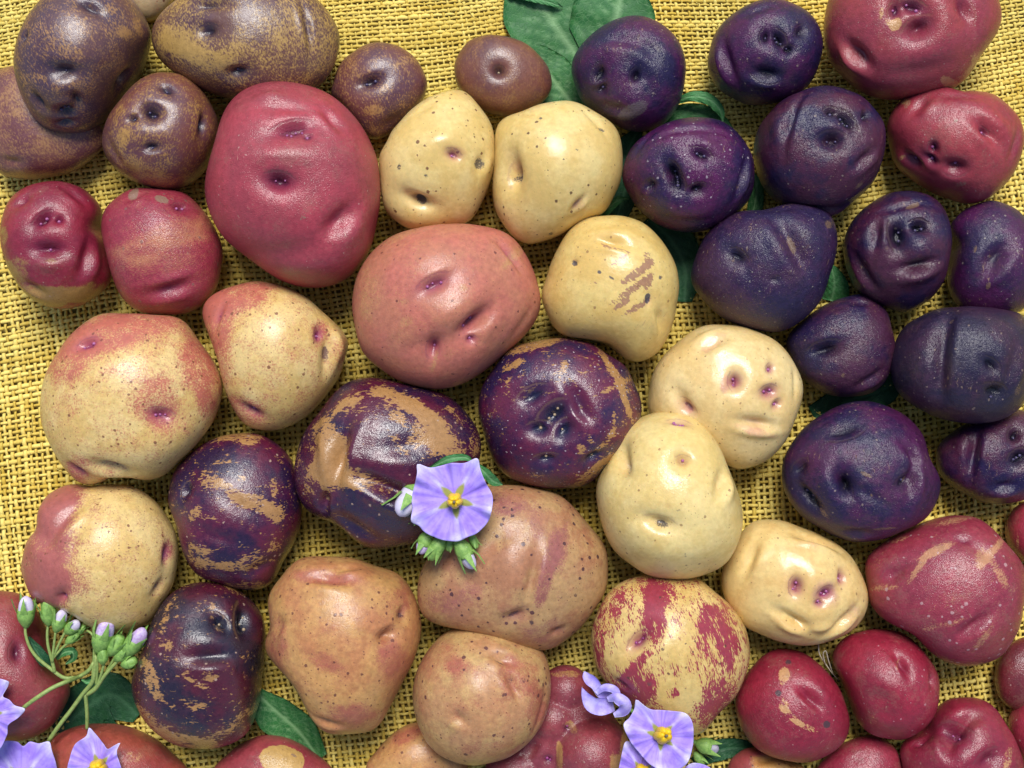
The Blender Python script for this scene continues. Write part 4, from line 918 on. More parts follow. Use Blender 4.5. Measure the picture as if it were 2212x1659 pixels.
potato("red_potato", "bumpy crimson potato with a deep cleft, below the slit-eyed crimson one", RED,
  m_red(49, c1=(.25,.016,.036), c2=(.21,.014,.034)),
  [(2077,1506),(2116,1509),(2151,1530),(2174,1564),(2194,1599),(2210,1640),(2214,1690),(2180,1742),(2090,1768),(2010,1748),(1962,1700),(1947,1650),(1945,1612),(1963,1590),(1990,1570),(2015,1535),(2045,1512)],
  [E(2055,1580,16,24,-25,1.7,.5,2),G(2085,1560,40,36,11,16),G(2050,1610,-75,34,11,14),B(2070,1538,36,20,15,6),B(2110,1600,40,30,0,8),B(2015,1600,26,24,0,6),E(2140,1642,14,13,30,1.6,.3),E(1982,1600,9,9,60,1.3,.3),B(2080,1650,50,30,0,5)],
  [(2180,1640,10,34,-10,.45)], hz=.84, seed=49)
potato("red_potato", "red potato cut by the bottom edge between the orange one and the bumpy crimson one", RED,
  m_red(50, c1=(.25,.022,.042)), [(1879,1587),(1913,1598),(1937,1621),(1950,1660),(1945,1720),(1890,1765),(1820,1765),(1770,1720),(1762,1665),(1790,1629),(1830,1601)], [G(1850,1640,10,40,14,4)], hz=.72, seed=50)
potato("orange_potato", "orange-tan potato with a reddish side, below the crimson one with black dots", RED,
  m_tan(51, c1=(.46,.22,.06), c2=(.48,.27,.08), c3=(.28,.05,.05), bias=-.2),
  [(1571,1660),(1587,1632),(1618,1615),(1662,1619),(1702,1640),(1738,1658),(1745,1700),(1700,1750),(1620,1755),(1575,1715)],
  [G(1655,1640,15,30,10,8),B(1690,1650,20,9,-20,3)], [(1590,1650,30,34,0,.7),(1640,1622,50,10,0,.4)], hz=.66, seed=51)
potato("red_potato", "knobby red potato of several lobes between the round tan one and the lower lilac flowers", RED,
  m_red(52, c1=(.24,.035,.045), c2=(.20,.035,.05), c3=(.38,.19,.07), bias=-.50, soft=.12, specks=((.36,.22,.18), .6, .1, .4, .7)),
  [(1150,1480),(1170,1458),(1195,1450),(1240,1453),(1270,1472),(1292,1508),(1322,1543),(1350,1580),(1362,1620),(1352,1670),(1318,1715),(1250,1740),(1150,1730),(1080,1700),(1062,1660),(1090,1615),(1130,1585),(1145,1530)],
  [G(1150,1620,60,30,10,8),E(1226,1572,6,4,0,1,.8,1),E(1184,1640,6,4,0,1,.8,2),G(1290,1570,20,30,12,4)],
  [(1352,1600,12,60,-12,.75),(1330,1660,12,40,10,.6),(1208,1650,9,60,0,.6),(1236,1572,12,18,40,.6),(1225,1456,40,9,0,.6),(1290,1545,30,6,-20,.4)], lobes=[(1278,1632,86,92),(1222,1492,56,62),(1196,1556,62,70),(1112,1668,66,70)], hz=.46, seed=52, bud=BUDS["red"])
potato("red_potato", "red potato cut off by the left edge near the bottom, behind the flower buds", RED,
  m_red(53, c1=(.27,.048,.050), c2=(.24,.030,.042)),
  [(0,1276),(40,1282),(69,1301),(98,1353),(127,1432),(148,1472),(151,1498),(137,1533),(114,1566),(79,1590),(26,1603),(-25,1600),(-80,1570),(-108,1500),(-105,1400),(-75,1320),(-40,1284)],
  [E(40,1408,12,12,80,1.4,.6,0),G(75,1375,60,40,14,6)], [], hz=.76, seed=53)
potato("red_potato", "orange-red smooth potato at the bottom left edge under the lilac flowers", RED,
  m_red(54, c1=(.33,.068,.042), c2=(.28,.045,.040), bias=-.60),
  [(224,1562),(277,1569),(330,1591),(370,1622),(404,1657),(415,1690),(385,1730),(290,1755),(180,1750),(112,1705),(100,1650),(115,1595),(165,1568)],
  [], [(285,1635,26,16,0,.6)], hz=.72, seed=54)
potato("red_potato", "pinkish red potato with one yellow patch at the bottom edge, below the lumpy tan one", RED,
  m_red(55, c1=(.32,.055,.055), c2=(.28,.04,.05), c3=(.48,.29,.09), soft=.05, fine=.3),
  [(555,1591),(572,1587),(611,1591),(651,1607),(690,1633),(717,1657),(728,1700),(690,1750),(590,1775),(500,1755),(455,1700),(462,1657),(483,1636),(515,1609)],
  [], [(608,1642,46,30,-5,1.1)], stain=[(635,1632,8,4,-30,.6),(612,1640,6,3,20,.5)], hz=.72, seed=55)

# ---------------------------------------------------------------- leaves, flowers, buds
def hz_at(px, py, r=1):
    """Height of the heap under a measured pixel."""
    gx, gy = int(px / 8 + 6), int(py / 8 + 6)
    w = HMAP[max(gy - r, 0):gy + r + 1, max(gx - r, 0):gx + r + 1]
    return max(float(w.max()) if w.size else 0.0, .002)

def leafmat(name, c1, c2, vein, rough=.5):
    k = N(name)
    v = k.coords(4.0)
    f, _ = k.noise(v, .25, 4, .6)
    col = k.mix(k.step(f, .35, .65), c1, c2)
    cell = k.n("ShaderNodeTexVoronoi", feature='DISTANCE_TO_EDGE'); cell.inputs["Scale"].default_value = .55
    k.put(cell.inputs["Vector"], v)
    net = k.step(cell.outputs[0], .10, .0)
    col = k.mix(k.math('MULTIPLY', net, .18), col, vein)
    col = k.mix(k.math('MULTIPLY', k.attr("vein"), .75), col, vein)
    blot, _ = k.noise(v, .05, 2, .5)
    hs = k.n("ShaderNodeHueSaturation"); k.put(hs.inputs["Value"], k.math('MULTIPLY_ADD', k.math('SUBTRACT', blot, .5), .8, 1.0)); k.put(hs.inputs["Color"], col)
    k.put(k.b.inputs["Base Color"], hs.outputs[0])
    k.b.inputs["Roughness"].default_value = rough
    k.b.inputs["Specular IOR Level"].default_value = .22
    bp = k.n("ShaderNodeBump"); bp.inputs["Strength"].default_value = .35; bp.inputs["Distance"].default_value = .0005
    k.put(bp.inputs["Height"], k.math('MULTIPLY_ADD', net, -.6, f)); k.put(k.b.inputs["Normal"], bp.outputs[0])
    return k.m

def spline(pts, n):
    pts = np.asarray(pts, float)
    t = np.r_[0, np.cumsum(np.maximum(np.linalg.norm(np.diff(pts[:, :2], axis=0), axis=1), 1e-6))]
    t /= t[-1]
    ext = np.vstack([2 * pts[0] - pts[1], pts, 2 * pts[-1] - pts[-2]])
    tt = np.linspace(0, 1, n)
    out = []
    for x in tt:
        i = min(max(int(np.searchsorted(t, x, 'right') - 1), 0), len(pts) - 2)
        u = (x - t[i]) / (t[i + 1] - t[i])
        p0, p1, p2, p3 = ext[i], ext[i + 1], ext[i + 2], ext[i + 3]
        out.append(.5 * ((2 * p1) + (-p0 + p2) * u + (2 * p0 - 5 * p1 + 4 * p2 - p3) * u * u + (-p0 + 3 * p1 - 3 * p2 + p3) * u ** 3))
    return np.array(out)

def tube_arrays(path, radii, sides=7):
    path = np.asarray(path); n = len(path)
    T = np.gradient(path, axis=0); T /= np.linalg.norm(T, axis=1)[:, None] + 1e-12
    up = np.array([0.0, 0.0, 1.0])
    A = np.cross(T, up); bad = np.linalg.norm(A, axis=1) < 1e-3; A[bad] = [1, 0, 0]
    A /= np.linalg.norm(A, axis=1)[:, None]; Bv = np.cross(A, T)
    V = []
    for i in range(n):
        for s in range(sides):
            a = 2 * math.pi * s / sides
            V.append(path[i] + radii[i] * (math.cos(a) * A[i] + math.sin(a) * Bv[i]))
    F = [(i * sides + s, i * sides + (s + 1) % sides, (i + 1) * sides + (s + 1) % sides, (i + 1) * sides + s) for i in range(n - 1) for s in range(sides)]
    V.append(path[0]); V.append(path[-1])
    b = n * sides
    for s in range(sides):
        F.append((s, b, b, (s + 1) % sides)); F.append(((n - 1) * sides + s, (n - 1) * sides + (s + 1) % sides, b + 1, b + 1))
    F = [f if len(set(f)) == 4 else tuple(dict.fromkeys(f)) for f in F]
    return V, F

def poly_mesh(name, V, F, smooth=True):
    me = bpy.data.meshes.new(name)
    me.from_pydata([tuple(v) for v in V], [], F)
    me.polygons.foreach_set("use_smooth", np.full(len(me.polygons), smooth))
    me.update()
    return me

def px_path(pts, n):
    """Control points (px, py, z in pixel units) to a smooth world path."""
    q = spline(pts, n)
    return np.array([P(a, b, c * U) for a, b, c in q])

def sheet(name, rib, widths, mat, parent=None, nu=26, nv=15, cup=0.0, wave=0.0, veins=True, seed=0, thick=.00018, base=None, curl=0.0, vdepth=2.2):
    """A leaf or petal: a blade laid out along a midrib, with cupping, a wavy rim and sunken veins."""
    rng = np.random.default_rng(seed + 3)
    q = spline(rib, nu)
    wt_ = np.asarray(widths, float)
    t = np.linspace(0, 1, nu)
    wl = np.interp(t, wt_[:, 0], wt_[:, 1]); wr = np.interp(t, wt_[:, 0], wt_[:, 2])
    kern = np.array([.25, .5, .25])
    for w in (wl, wr):
        w[1:-1] = np.convolve(w, kern, 'valid')
    d = np.gradient(q[:, :2], axis=0); d /= np.linalg.norm(d, axis=1)[:, None] + 1e-9
    nrm = np.stack([-d[:, 1], d[:, 0]], 1)
    V, ve = [], []
    ph = rng.uniform(0, 6.28, 4)
    span = max(wl.max(), wr.max())
    for i in range(nu):
        for j in range(nv):
            v = -1 + 2 * j / (nv - 1)
            w = wl[i] if v < 0 else wr[i]
            off = v * w
            x, y = q[i, 0] + nrm[i, 0] * off, q[i, 1] + nrm[i, 1] * off
            z = q[i, 2] + cup * (v * v) * w + wave * abs(v) * math.sin(t[i] * 17 + ph[0] + (2 if v > 0 else 0)) + wave * .4 * v * v * math.sin(t[i] * 31 + ph[1])
            z += curl * max(0, abs(v) - .5) ** 2 * w
            vn = 0.0
            if veins:
                a = abs(v)
                s = (t[i] - .42 * a * w / max(span, 1)) / .145
                fr = abs(s - round(s)) * .145 * len(q) / nu
                vn = max(math.exp(-(a * w / (span * .045 + .8)) ** 2), .65 * math.exp(-(fr / .018) ** 2) * (1 - .5 * a))
                z -= vdepth * vn
                z += 2.4 * math.cos(s * 2 * math.pi + math.pi) * a + 1.1 * math.sin(t[i] * 53 + v * 9 + ph[2]) * math.sin(v * 14 + t[i] * 21 + ph[3])
            V.append(P(x, y, max(z * U, .0008))); ve.append(vn)
    o3 = P(q[0, 0], q[0, 1], q[0, 2] * U) if base is None else base
    V = np.array(V) - (o3 if parent is None else base if base is not None else 0)
    F = [(i * nv + j, i * nv + j + 1, (i + 1) * nv + j + 1, (i + 1) * nv + j) for i in range(nu - 1) for j in range(nv - 1)]
    F = np.array(F)
    # both faces of the blade, so it has a thickness
    n = len(V); back = V.copy(); back[:, 2] -= thick
    rimi = [i * nv for i in range(nu)] + [(nu - 1) * nv + j for j in range(1, nv)] + [i * nv + nv - 1 for i in range(nu - 2, -1, -1)] + [j for j in range(nv - 2, 0, -1)]
    rimf = [(rimi[a], rimi[(a + 1) % len(rimi)], rimi[(a + 1) % len(rimi)] + n, rimi[a] + n) for a in range(len(rimi))]
    FF = np.concatenate([F[:, ::-1], F + n, np.array(rimf)])
    me = new_mesh(name, np.concatenate([V, back]), quads=FF)
    attr(me, "vein", np.r_[ve, ve])
    o = link(name, me, mat, parent, loc=tuple(o3) if parent is None else None)
    return o

GREEN = leafmat("leaf_green", (.022, .120, .032), (.032, .150, .036), (.24, .42, .19))
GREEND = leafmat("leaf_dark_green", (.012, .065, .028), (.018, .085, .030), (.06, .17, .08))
GREENB = leafmat("leaf_bright_green", (.045, .20, .055), (.065, .25, .08), (.22, .42, .20))
STEM = plain("stem_green", (.31, .40, .11), .5, (.22, .31, .08), .8, .3)
CALYX = plain("calyx_green", (.27, .46, .10), .5, (.17, .33, .07), .7, .3)

def leaf(label, rib, widths, mat, **kw):
    o = sheet("potato_leaf", rib, widths, mat, **kw)
    tag(o, label, "leaf", "green potato leaves under the potatoes")
    return o

OV = [(0, .05, .05), (.12, .55, .55), (.35, 1, 1), (.6, .9, .9), (.85, .45, .45), (1, .02, .02)]
def ov(l, r): return [(t, a * l, b * r) for t, a, b in OV]

leaf("left lobe of the big green leaf with a pale midrib, above the small brown oval",
     [(1262, 150, 8), (1240, 112, 12), (1200, 55, 16), (1160, -5, 18), (1120, -70, 16)], [(0, 14, 14), (.15, 72, 60), (.4, 98, 78), (.7, 90, 86), (1, 30, 30)], GREEN, cup=.05, wave=3, seed=1)
leaf("right lobe of the big green leaf, reaching up behind the scabbed purple potato",
     [(1300, 150, 10), (1322, 80, 18), (1338, 10, 22), (1345, -70, 18)], [(0, 34, 30), (.3, 96, 84), (.6, 100, 82), (1, 40, 20)], GREEN, cup=.05, wave=3, seed=2)
leaf("lower green leaf lobe squeezed between the small brown oval potato and the scabbed purple one",
     [(1262, 262, 8), (1225, 210, 15), (1185, 160, 18), (1138, 98, 16)], [(0, 30, 30), (.3, 62, 50), (.65, 50, 52), (.9, 26, 30), (1, 4, 4)], GREEN, cup=.04, wave=2.5, seed=3)
leaf("small light green leaf tip at the top edge, lying over the big green leaf",
     [(1095, -18, 30), (1150, -6, 34), (1190, 6, 32), (1216, 15, 26)], [(0, 14, 10), (.5, 12, 10), (.85, 7, 6), (1, .5, .5)], GREENB, cup=.1, wave=1, seed=4)
leaf("flat dark green leaf behind the top of the wet sparkling purple potato",
     [(1420, 285, 10), (1475, 262, 22), (1530, 268, 24), (1600, 330, 14)], [(0, 20, 20), (.3, 38, 44), (.7, 34, 40), (1, 8, 8)], GREEN, cup=.05, wave=2, seed=5)
leaf("curled light green leaf tip folded over above the wet sparkling purple potato",
     [(1446, 226, 30), (1490, 209, 62), (1530, 214, 66), (1556, 238, 58), (1562, 264, 44)], [(0, 2, 2), (.2, 8, 9), (.5, 14, 13), (.8, 10, 12), (1, 1, 1)], GREENB, cup=-.35, wave=1, seed=6)
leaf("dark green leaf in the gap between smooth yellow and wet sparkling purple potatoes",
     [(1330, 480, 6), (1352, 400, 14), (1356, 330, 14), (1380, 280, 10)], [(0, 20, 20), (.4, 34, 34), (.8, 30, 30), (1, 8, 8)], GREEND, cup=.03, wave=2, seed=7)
leaf("pointed pale green leaf tip poking out above the scratched golden potato",
     [(1290, 474, 20), (1318, 446, 40), (1338, 432, 50), (1358, 430, 48)], [(0, 10, 10), (.4, 13, 11), (.75, 9, 8), (1, .5, .5)], GREENB, cup=.1, wave=.6, seed=8)
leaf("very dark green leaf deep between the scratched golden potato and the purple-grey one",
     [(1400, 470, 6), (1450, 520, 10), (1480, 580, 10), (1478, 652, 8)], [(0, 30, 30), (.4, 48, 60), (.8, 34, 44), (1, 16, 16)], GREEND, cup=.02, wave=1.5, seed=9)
leaf("sliver of green leaf between the wet purple potato and the ringed-eye purple one",
     [(1612, 490, 6), (1628, 450, 20), (1634, 410, 22), (1628, 372, 14)], [(0, 8, 8), (.4, 15, 20), (.8, 12, 14), (1, 2, 2)], GREEN, cup=.1, wave=1, seed=10)
leaf("small folded green leaf beside the glossy nose-faced purple potato",
     [(1795, 650, 10), (1802, 620, 30), (1800, 592, 38), (1792, 566, 30)], [(0, 22, 34), (.35, 16, 34), (.7, 8, 18), (1, 1, 1)], GREENB, cup=.45, wave=1, seed=11, vdepth=3)
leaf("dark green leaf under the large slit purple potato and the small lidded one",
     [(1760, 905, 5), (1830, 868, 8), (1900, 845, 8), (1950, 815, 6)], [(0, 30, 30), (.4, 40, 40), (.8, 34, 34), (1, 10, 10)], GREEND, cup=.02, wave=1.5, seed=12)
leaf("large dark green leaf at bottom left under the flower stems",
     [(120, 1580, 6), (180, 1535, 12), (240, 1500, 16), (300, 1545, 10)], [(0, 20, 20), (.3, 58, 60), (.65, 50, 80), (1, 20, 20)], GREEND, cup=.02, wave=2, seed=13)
leaf("small dark leaf behind the leftmost flower buds, lying on the red potato",
     [(62, 1375, hz_at(80, 1400) / U + 6), (75, 1400, hz_at(80, 1400) / U + 10), (92, 1425, hz_at(92, 1425) / U + 8), (108, 1440, hz_at(100, 1430) / U + 8)],
     [(0, 2, 2), (.4, 14, 12), (.8, 16, 12), (1, 4, 4)], GREEND, cup=.1, wave=.6, seed=14)
leaf("green leaf with an upright pointed tip, between netted and lumpy tan potatoes",
     [(690, 1640, 20), (645, 1580, 40), (595, 1535, 60), (560, 1500, 70), (541, 1462, 78)], [(0, 20, 20), (.3, 44, 40), (.6, 52, 34), (.85, 26, 12), (1, .5, .5)], GREENB if False else GREEN, cup=.25, wave=2, seed=15)
leaf("dark green leaf under the grey-lilac bud, left of the crimson potatoes at bottom right",
     [(1500, 1650, 8), (1540, 1625, 14), (1590, 1615, 14), (1640, 1625, 8)], [(0, 14, 14), (.4, 24, 24), (.8, 18, 18), (1, 4, 4)], GREEND, cup=.05, wave=1, seed=16)

# ---- lilac flowers
def petalmat(name, star=True):
    k = N(name)
    v = k.coords(6.0)
    f, _ = k.noise(v, .16, 3, .6)
    f2, _ = k.noise(v, .9, 3, .6)
    col = k.mix(k.step(f, .35, .65), (.30, .185, .74), (.41, .29, .84))
    col = k.mix(k.math('MULTIPLY', k.attr("streak"), k.math('MULTIPLY_ADD', f2, .9, .2), clamp=True), col, (.78, .76, .90))
    col = k.mix(k.math('MULTIPLY', k.attr("line"), .6), col, (.20, .11, .52))
    col = k.mix(k.attr("star"), col, (.30, .30, .075))
    k.put(k.b.inputs["Base Color"], col)
    k.b.inputs["Roughness"].default_value = .6
    k.b.inputs["Specular IOR Level"].default_value = .25
    bp = k.n("ShaderNodeBump"); bp.inputs["Strength"].default_value = .25; bp.inputs["Distance"].default_value = .0004
    k.put(bp.inputs["Height"], k.math('ADD', f2, k.attr("line"))); k.put(k.b.inputs["Normal"], bp.outputs[0])
    return k.m
PETAL = petalmat("petal_lilac")
ANTHER = plain("anther_yellow", (.86, .58, .012), .5, (.78, .46, .008), 1.0, .2)
STIGMA = plain("stigma_brown", (.20, .15, .08), .6)
WHITEP = plain("bud_white", (.66, .62, .74), .55, (.60, .52, .72), .5, .2)
LILACB = plain("bud_lilac", (.62, .52, .72), .55, (.48, .32, .62), .9, .2)

def flower(name, c, tips, zf, outline, parent=None, label=None, depth=10, seed=0, anther_tilt=(0, 0), ruffle=3.0, anther_r=16, group="lilac potato flowers"):
    """Fused five pointed corolla with pleats, yellow anther cone and a stigma; zf(px,py) gives the height in pixel units."""
    rng = np.random.default_rng(seed + 77)
    NT, NR = 150, 22
    pts = np.asarray(outline, float)
    q = smooth_poly(pts, 10)
    ang = np.arctan2(-(q[:, 1] - c[1]), q[:, 0] - c[0]); r = np.hypot(q[:, 0] - c[0], q[:, 1] - c[1])
    o_ = np.argsort(ang); ang, r = ang[o_], r[o_]
    th = np.linspace(-math.pi, math.pi, NT, endpoint=False)
    R = np.interp(th, np.r_[ang[-1] - 2 * math.pi, ang, ang[0] + 2 * math.pi], np.r_[r[-1], r, r[0]])
    ta = np.array([math.atan2(-(y - c[1]), x - c[0]) for x, y in tips])
    rm = R.mean()
    V, st, sr, ln = [], [], [], []
    ph = rng.uniform(0, 6.28, 6)
    zc = zf(c[0], c[1])
    for i in range(NR):
        rho = (i / (NR - 1)) ** .85
        for j in range(NT):
            dth = np.abs((th[j] - ta + math.pi) % (2 * math.pi) - math.pi)
            m = dth.min()
            rr = rho * R[j]
            x, y = c[0] + rr * math.cos(th[j]), c[1] - rr * math.sin(th[j])
            g = m / (math.pi / 5)                                    # 0 on the petal's midrib, 1 at the seam
            z = zf(x, y) + depth * (rho ** 1.4 - .25)
            z += rho * 7 * (g - .35) * (1 if g < 1 else 1) * -1.0     # pleat: seams lie lower than ribs
            z += ruffle * rho ** 3 * (math.sin(th[j] * 7 + ph[0]) + .7 * math.sin(th[j] * 13 + ph[1]) + .5 * math.sin(th[j] * 21 + ph[2]))
            if g < .3: z += 6 * max(0, rho - .8) * 5 * (.3 - g)
            V.append(P(x, y, z * U))
            st.append(float(np.clip((.47 * (1 - .66 * min(1, g * 1.25)) * 1.0 - rho * R[j] / rm) / .07 + .5, 0, 1)))
            s_ = math.exp(-(g / (.13 + .10 * rho)) ** 2) * math.exp(-((rho - .38) / .22) ** 2) * .9
            s_ = max(s_, math.exp(-(g / .34) ** 2) * np.clip((rho - .72) / .22, 0, 1), .35 * np.clip((rho - .93) / .07, 0, 1), .35 * math.exp(-(g / .10) ** 2))
            sr.append(float(s_))
            l_ = math.exp(-((g - 1) / .07) ** 2) * .8 * np.clip(rho * 2, 0, 1)
            for off in (.16, .27, .42, .6):
                l_ = max(l_, .6 * math.exp(-((g - off * (1 + .1 * math.sin(rho * 9 + j))) / .022) ** 2) * np.clip((rho - .25) * 3, 0, 1) * np.clip((1.02 - rho) * 4, 0, 1))
            ln.append(float(l_))
    base = P(c[0], c[1], zc * U)
    V = np.array(V) - base
    F = np.array([(i * NT + j, i * NT + (j + 1) % NT, (i + 1) * NT + (j + 1) % NT, (i + 1) * NT + j) for i in range(NR - 1) for j in range(NT)])
    n = len(V); back = V.copy(); back[:, 2] -= .00022
    rim = [((NR - 1) * NT + j, (NR - 1) * NT + (j + 1) % NT, (NR - 1) * NT + (j + 1) % NT + n, (NR - 1) * NT + j + n) for j in range(NT)]
    me = new_mesh("corolla", np.concatenate([V, back]), quads=np.concatenate([F, F[:, ::-1] + n, np.array(rim)]))
    attr(me, "star", st + st); attr(me, "streak", sr + sr); attr(me, "line", ln + ln)
    if parent is None:
        root = link(name, None, loc=tuple(base))
        tag(root, label, "flower", group)
        link("corolla", me, PETAL, root)
        host = root
    else:
        host = link("flower", me, PETAL, parent, loc=tuple(base - np.array(parent.location)))
    # five anthers packed into a cone, each a tapered lobe leaning on its neighbours
    tx, ty = anther_tilt
    for a in range(5):
        t0 = 2 * math.pi * a / 5 + seed
        path, rad = [], []
        for s in np.linspace(0, 1, 9):
            rr = anther_r * U * (.54 - .16 * s)
            path.append((rr * math.cos(t0) + tx * s * U, rr * math.sin(t0) + ty * s * U, (-3 + 46 * s) * U))
            rad.append(anther_r * U * .56 * math.sqrt(max(.02, 1 - (2 * s - .85) ** 2 * .72)))
        Va, Fa = tube_arrays(path, rad, 10)
        link("anther", poly_mesh("anther", Va, Fa), ANTHER, host)
    path = [(tx * s * U * 1.05, ty * s * U * 1.05, (10 + 44 * s) * U) for s in np.linspace(0, 1, 6)]
    Vs, Fs = tube_arrays(path, [1.8 * U, 1.8 * U, 1.8 * U, 2.2 * U, 3.2 * U, 2.6 * U], 8)
    link("stigma", poly_mesh("stigma", Vs, Fs), STIGMA, host)
    return host

def bud(parent, base_px, tip_px, zb, zt, w, petal=None, cut=.60, seed=0, name="flower_bud"):
    """A bud: hairy green calyx with five pointed sepals, folded petals showing at its tip."""
    rng = np.random.default_rng(seed + 5)
    a, b = P(*base_px, zb * U), P(*tip_px, zt * U)
    org = np.array(parent.location)
    n = 12
    L = np.linalg.norm(b - a)
    s = np.linspace(0, 1, n)
    prof = np.sin(np.clip(s * .94 + .05, 0, 1) * math.pi) ** .62
    cut = cut if petal is not None else .97
    path = [a + (b - a) * x * cut - org for x in s]
    rad = [w * U * .5 * (.25 + .85 * math.sin(min(1, x * cut / .46 + .02) * math.pi / 2) if x * cut < .46 else w and 1.10 - .55 * ((x * cut - .46) / .54) ** 1.6) for x in s]
    Vv, Ff = tube_arrays(path, rad, 10)
    ax = (b - a) / L
    side = np.cross(ax, [0, 0, 1.0]); side /= np.linalg.norm(side) + 1e-9
    upv = np.cross(side, ax)
    for k_ in range(5):                                               # free sepal tips
        t0 = 2 * math.pi * k_ / 5 + .5 + seed
        rdir = math.cos(t0) * side + math.sin(t0) * upv
        bs = len(Vv)
        st = a + (b - a) * .50 - org + rdir * w * U * .50
        md = a + (b - a) * .70 - org + rdir * w * U * (.58 + .1 * rng.random())
        en = a + (b - a) * (.92 + .12 * rng.random()) - org + rdir * w * U * (.60 + .3 * rng.random())
        tang = np.cross(ax, rdir)
        for p_, ww in ((st, .24), (md, .16), (en, .015)):
            Vv.append(p_ + tang * ww * w * U); Vv.append(p_ + rdir * .06 * w * U); Vv.append(p_ - tang * ww * w * U)
        for r_ in range(2):
            for c_ in range(2):
                i0 = bs + r_ * 3 + c_
                Ff.append((i0, i0 + 1, i0 + 4, i0 + 3))
    host = link(name, poly_mesh(name, Vv, Ff), CALYX, parent)
    if petal is not None:
        s2 = np.linspace(0, 1, 12)
        path = [a + (b - a) * (.34 + .66 * x) - org for x in s2]
        rad = [w * U * .46 * math.sqrt(max(0.015, 1 - (max(0, x - .35) / .66) ** 2.4)) for x in s2]
        Vp, Fp = tube_arrays(path, rad, 14)
        Vp = np.array(Vp)
        c0 = np.repeat(np.array(path), 14, axis=0)
        k5 = np.tile(np.cos(np.arange(14) / 14 * 2 * math.pi * 3), 12)
        Vp[:len(c0)] = c0 + (Vp[:len(c0)] - c0) * (1 + .10 * k5)[:, None]
        link("folded_petals", poly_mesh("folded_petals", Vp, Fp), petal, host)
    return host

def stalk(parent, pts, r0, r1, n=22, name="stem", mat=None):
    path = px_path(pts, n) - np.array(parent.location)
    rad = np.linspace(r0, r1, n) * U
    V, F = tube_arrays(path, rad, 8)
    return link(name, poly_mesh(name, V, F), mat or STEM, parent)

def flat(z, gx=0, gy=0, c=(0, 0)):
    return lambda x, y: z + gx * (x - c[0]) + gy * (y - c[1])

def top(x, y, r=2): return hz_at(x, y, r) / U

# sprig with the big open flower
zF = max(top(905, 1040), top(985, 1080), top(1040, 1100), top(960, 1140), top(1000, 1010)) + 16
root = link("flower_sprig", None, loc=tuple(P(985, 1085, (zF - 30) * U)))
tag(root, "sprig with one wide open lilac flower, green buds below it, on the bald-dented netted potato", "flower sprig", "potato flower sprigs")
flower("flower", (983, 1080), [(902, 1002), (1031, 990), (1058, 1100), (991, 1168), (890, 1128)], flat(zF),
       [(902, 1002), (928, 1010), (952, 1006), (975, 1000), (1003, 1000), (1031, 990), (1038, 1015), (1049, 1042), (1064, 1072), (1061, 1108), (1052, 1130), (1030, 1152), (1010, 1160), (991, 1169), (965, 1168), (945, 1163), (918, 1150), (905, 1136), (888, 1126), (891, 1098), (889, 1078), (896, 1045), (901, 1022)],
       parent=root, seed=1, depth=8, ruffle=5.0)
bud(root, (910, 1040), (862, 1114), zF - 40, zF - 12, 48, WHITEP, cut=.36, seed=1)
bud(root, (928, 1146), (908, 1196), zF - 34, zF - 44, 30, LILACB, seed=2)
bud(root, (958, 1158), (928, 1208), zF - 26, zF - 40, 30, None, seed=3)
bud(root, (975, 1155), (968, 1190), zF - 34, zF - 42, 20, None, seed=4)
bud(root, (985, 1160), (1024, 1228), zF - 24, zF - 36, 33, WHITEP, seed=5)
bud(root, (1015, 1150), (1030, 1185), zF - 34, zF - 36, 16, None, seed=6)
sheet("leaflet", [(925, 1012, zF - 24), (970, 992, zF - 12), (1005, 988, zF - 16), (1025, 1000, zF - 24)], [(0, 2, 2), (.4, 9, 8), (.8, 7, 7), (1, 1, 1)], GREENB, root, cup=.1, base=np.array(root.location), seed=20, nu=16, nv=9)
sheet("leaflet", [(1028, 1000, zF - 30), (1048, 1022, zF - 26), (1066, 1040, zF - 40), (1086, 1047, zF - 60)], [(0, 3, 3), (.4, 12, 9), (.75, 13, 10), (1, 1, 1)], GREENB, root, cup=.15, base=np.array(root.location), seed=21, nu=16, nv=9)

# flowers between the knobby red and the streaked potato
zA = max(top(1380, 1540), top(1430, 1560), top(1470, 1580), top(1400, 1640)) + 26
flower("potato_flower", (1428, 1590), [(1374, 1511), (1481, 1541), (1490, 1640), (1425, 1668), (1350, 1567)], flat(zA, 0, .05, (1428, 1590)),
       [(1374, 1511), (1388, 1521), (1405, 1532), (1430, 1534), (1452, 1536), (1481, 1541), (1496, 1562), (1498, 1598), (1494, 1622), (1488, 1642), (1474, 1658), (1440, 1668), (1405, 1652), (1380, 1625), (1362, 1602), (1347, 1567), (1360, 1550), (1370, 1532)],
       label="open lilac flower in front of the crimson streaked potato, its anther cone leaning", seed=2, anther_tilt=(6, 14), depth=9, anther_r=18)
flower("potato_flower", (1386, 1668), [(1352, 1610), (1425, 1640), (1440, 1705), (1380, 1735), (1335, 1690)], flat(zA - 26, .1, 0, (1386, 1668)),
       [(1352, 1602), (1375, 1612), (1398, 1632), (1428, 1642), (1450, 1680), (1440, 1712), (1405, 1735), (1370, 1738), (1342, 1715), (1336, 1672), (1342, 1635)],
       label="lilac flower at the bottom edge, half hidden under the open one with leaning anthers", seed=3, anther_tilt=(-6, 8), depth=6, anther_r=18)
flower("potato_flower", (1502, 1706), [(1495, 1648), (1550, 1672), (1550, 1740), (1480, 1760), (1450, 1700)], flat(zA - 50),
       [(1482, 1656), (1500, 1648), (1530, 1656), (1552, 1680), (1556, 1730), (1510, 1764), (1466, 1748), (1452, 1700), (1468, 1670)],
       label="pale lilac flower mostly cut off by the bottom edge, only one petal showing", seed=4, depth=6)
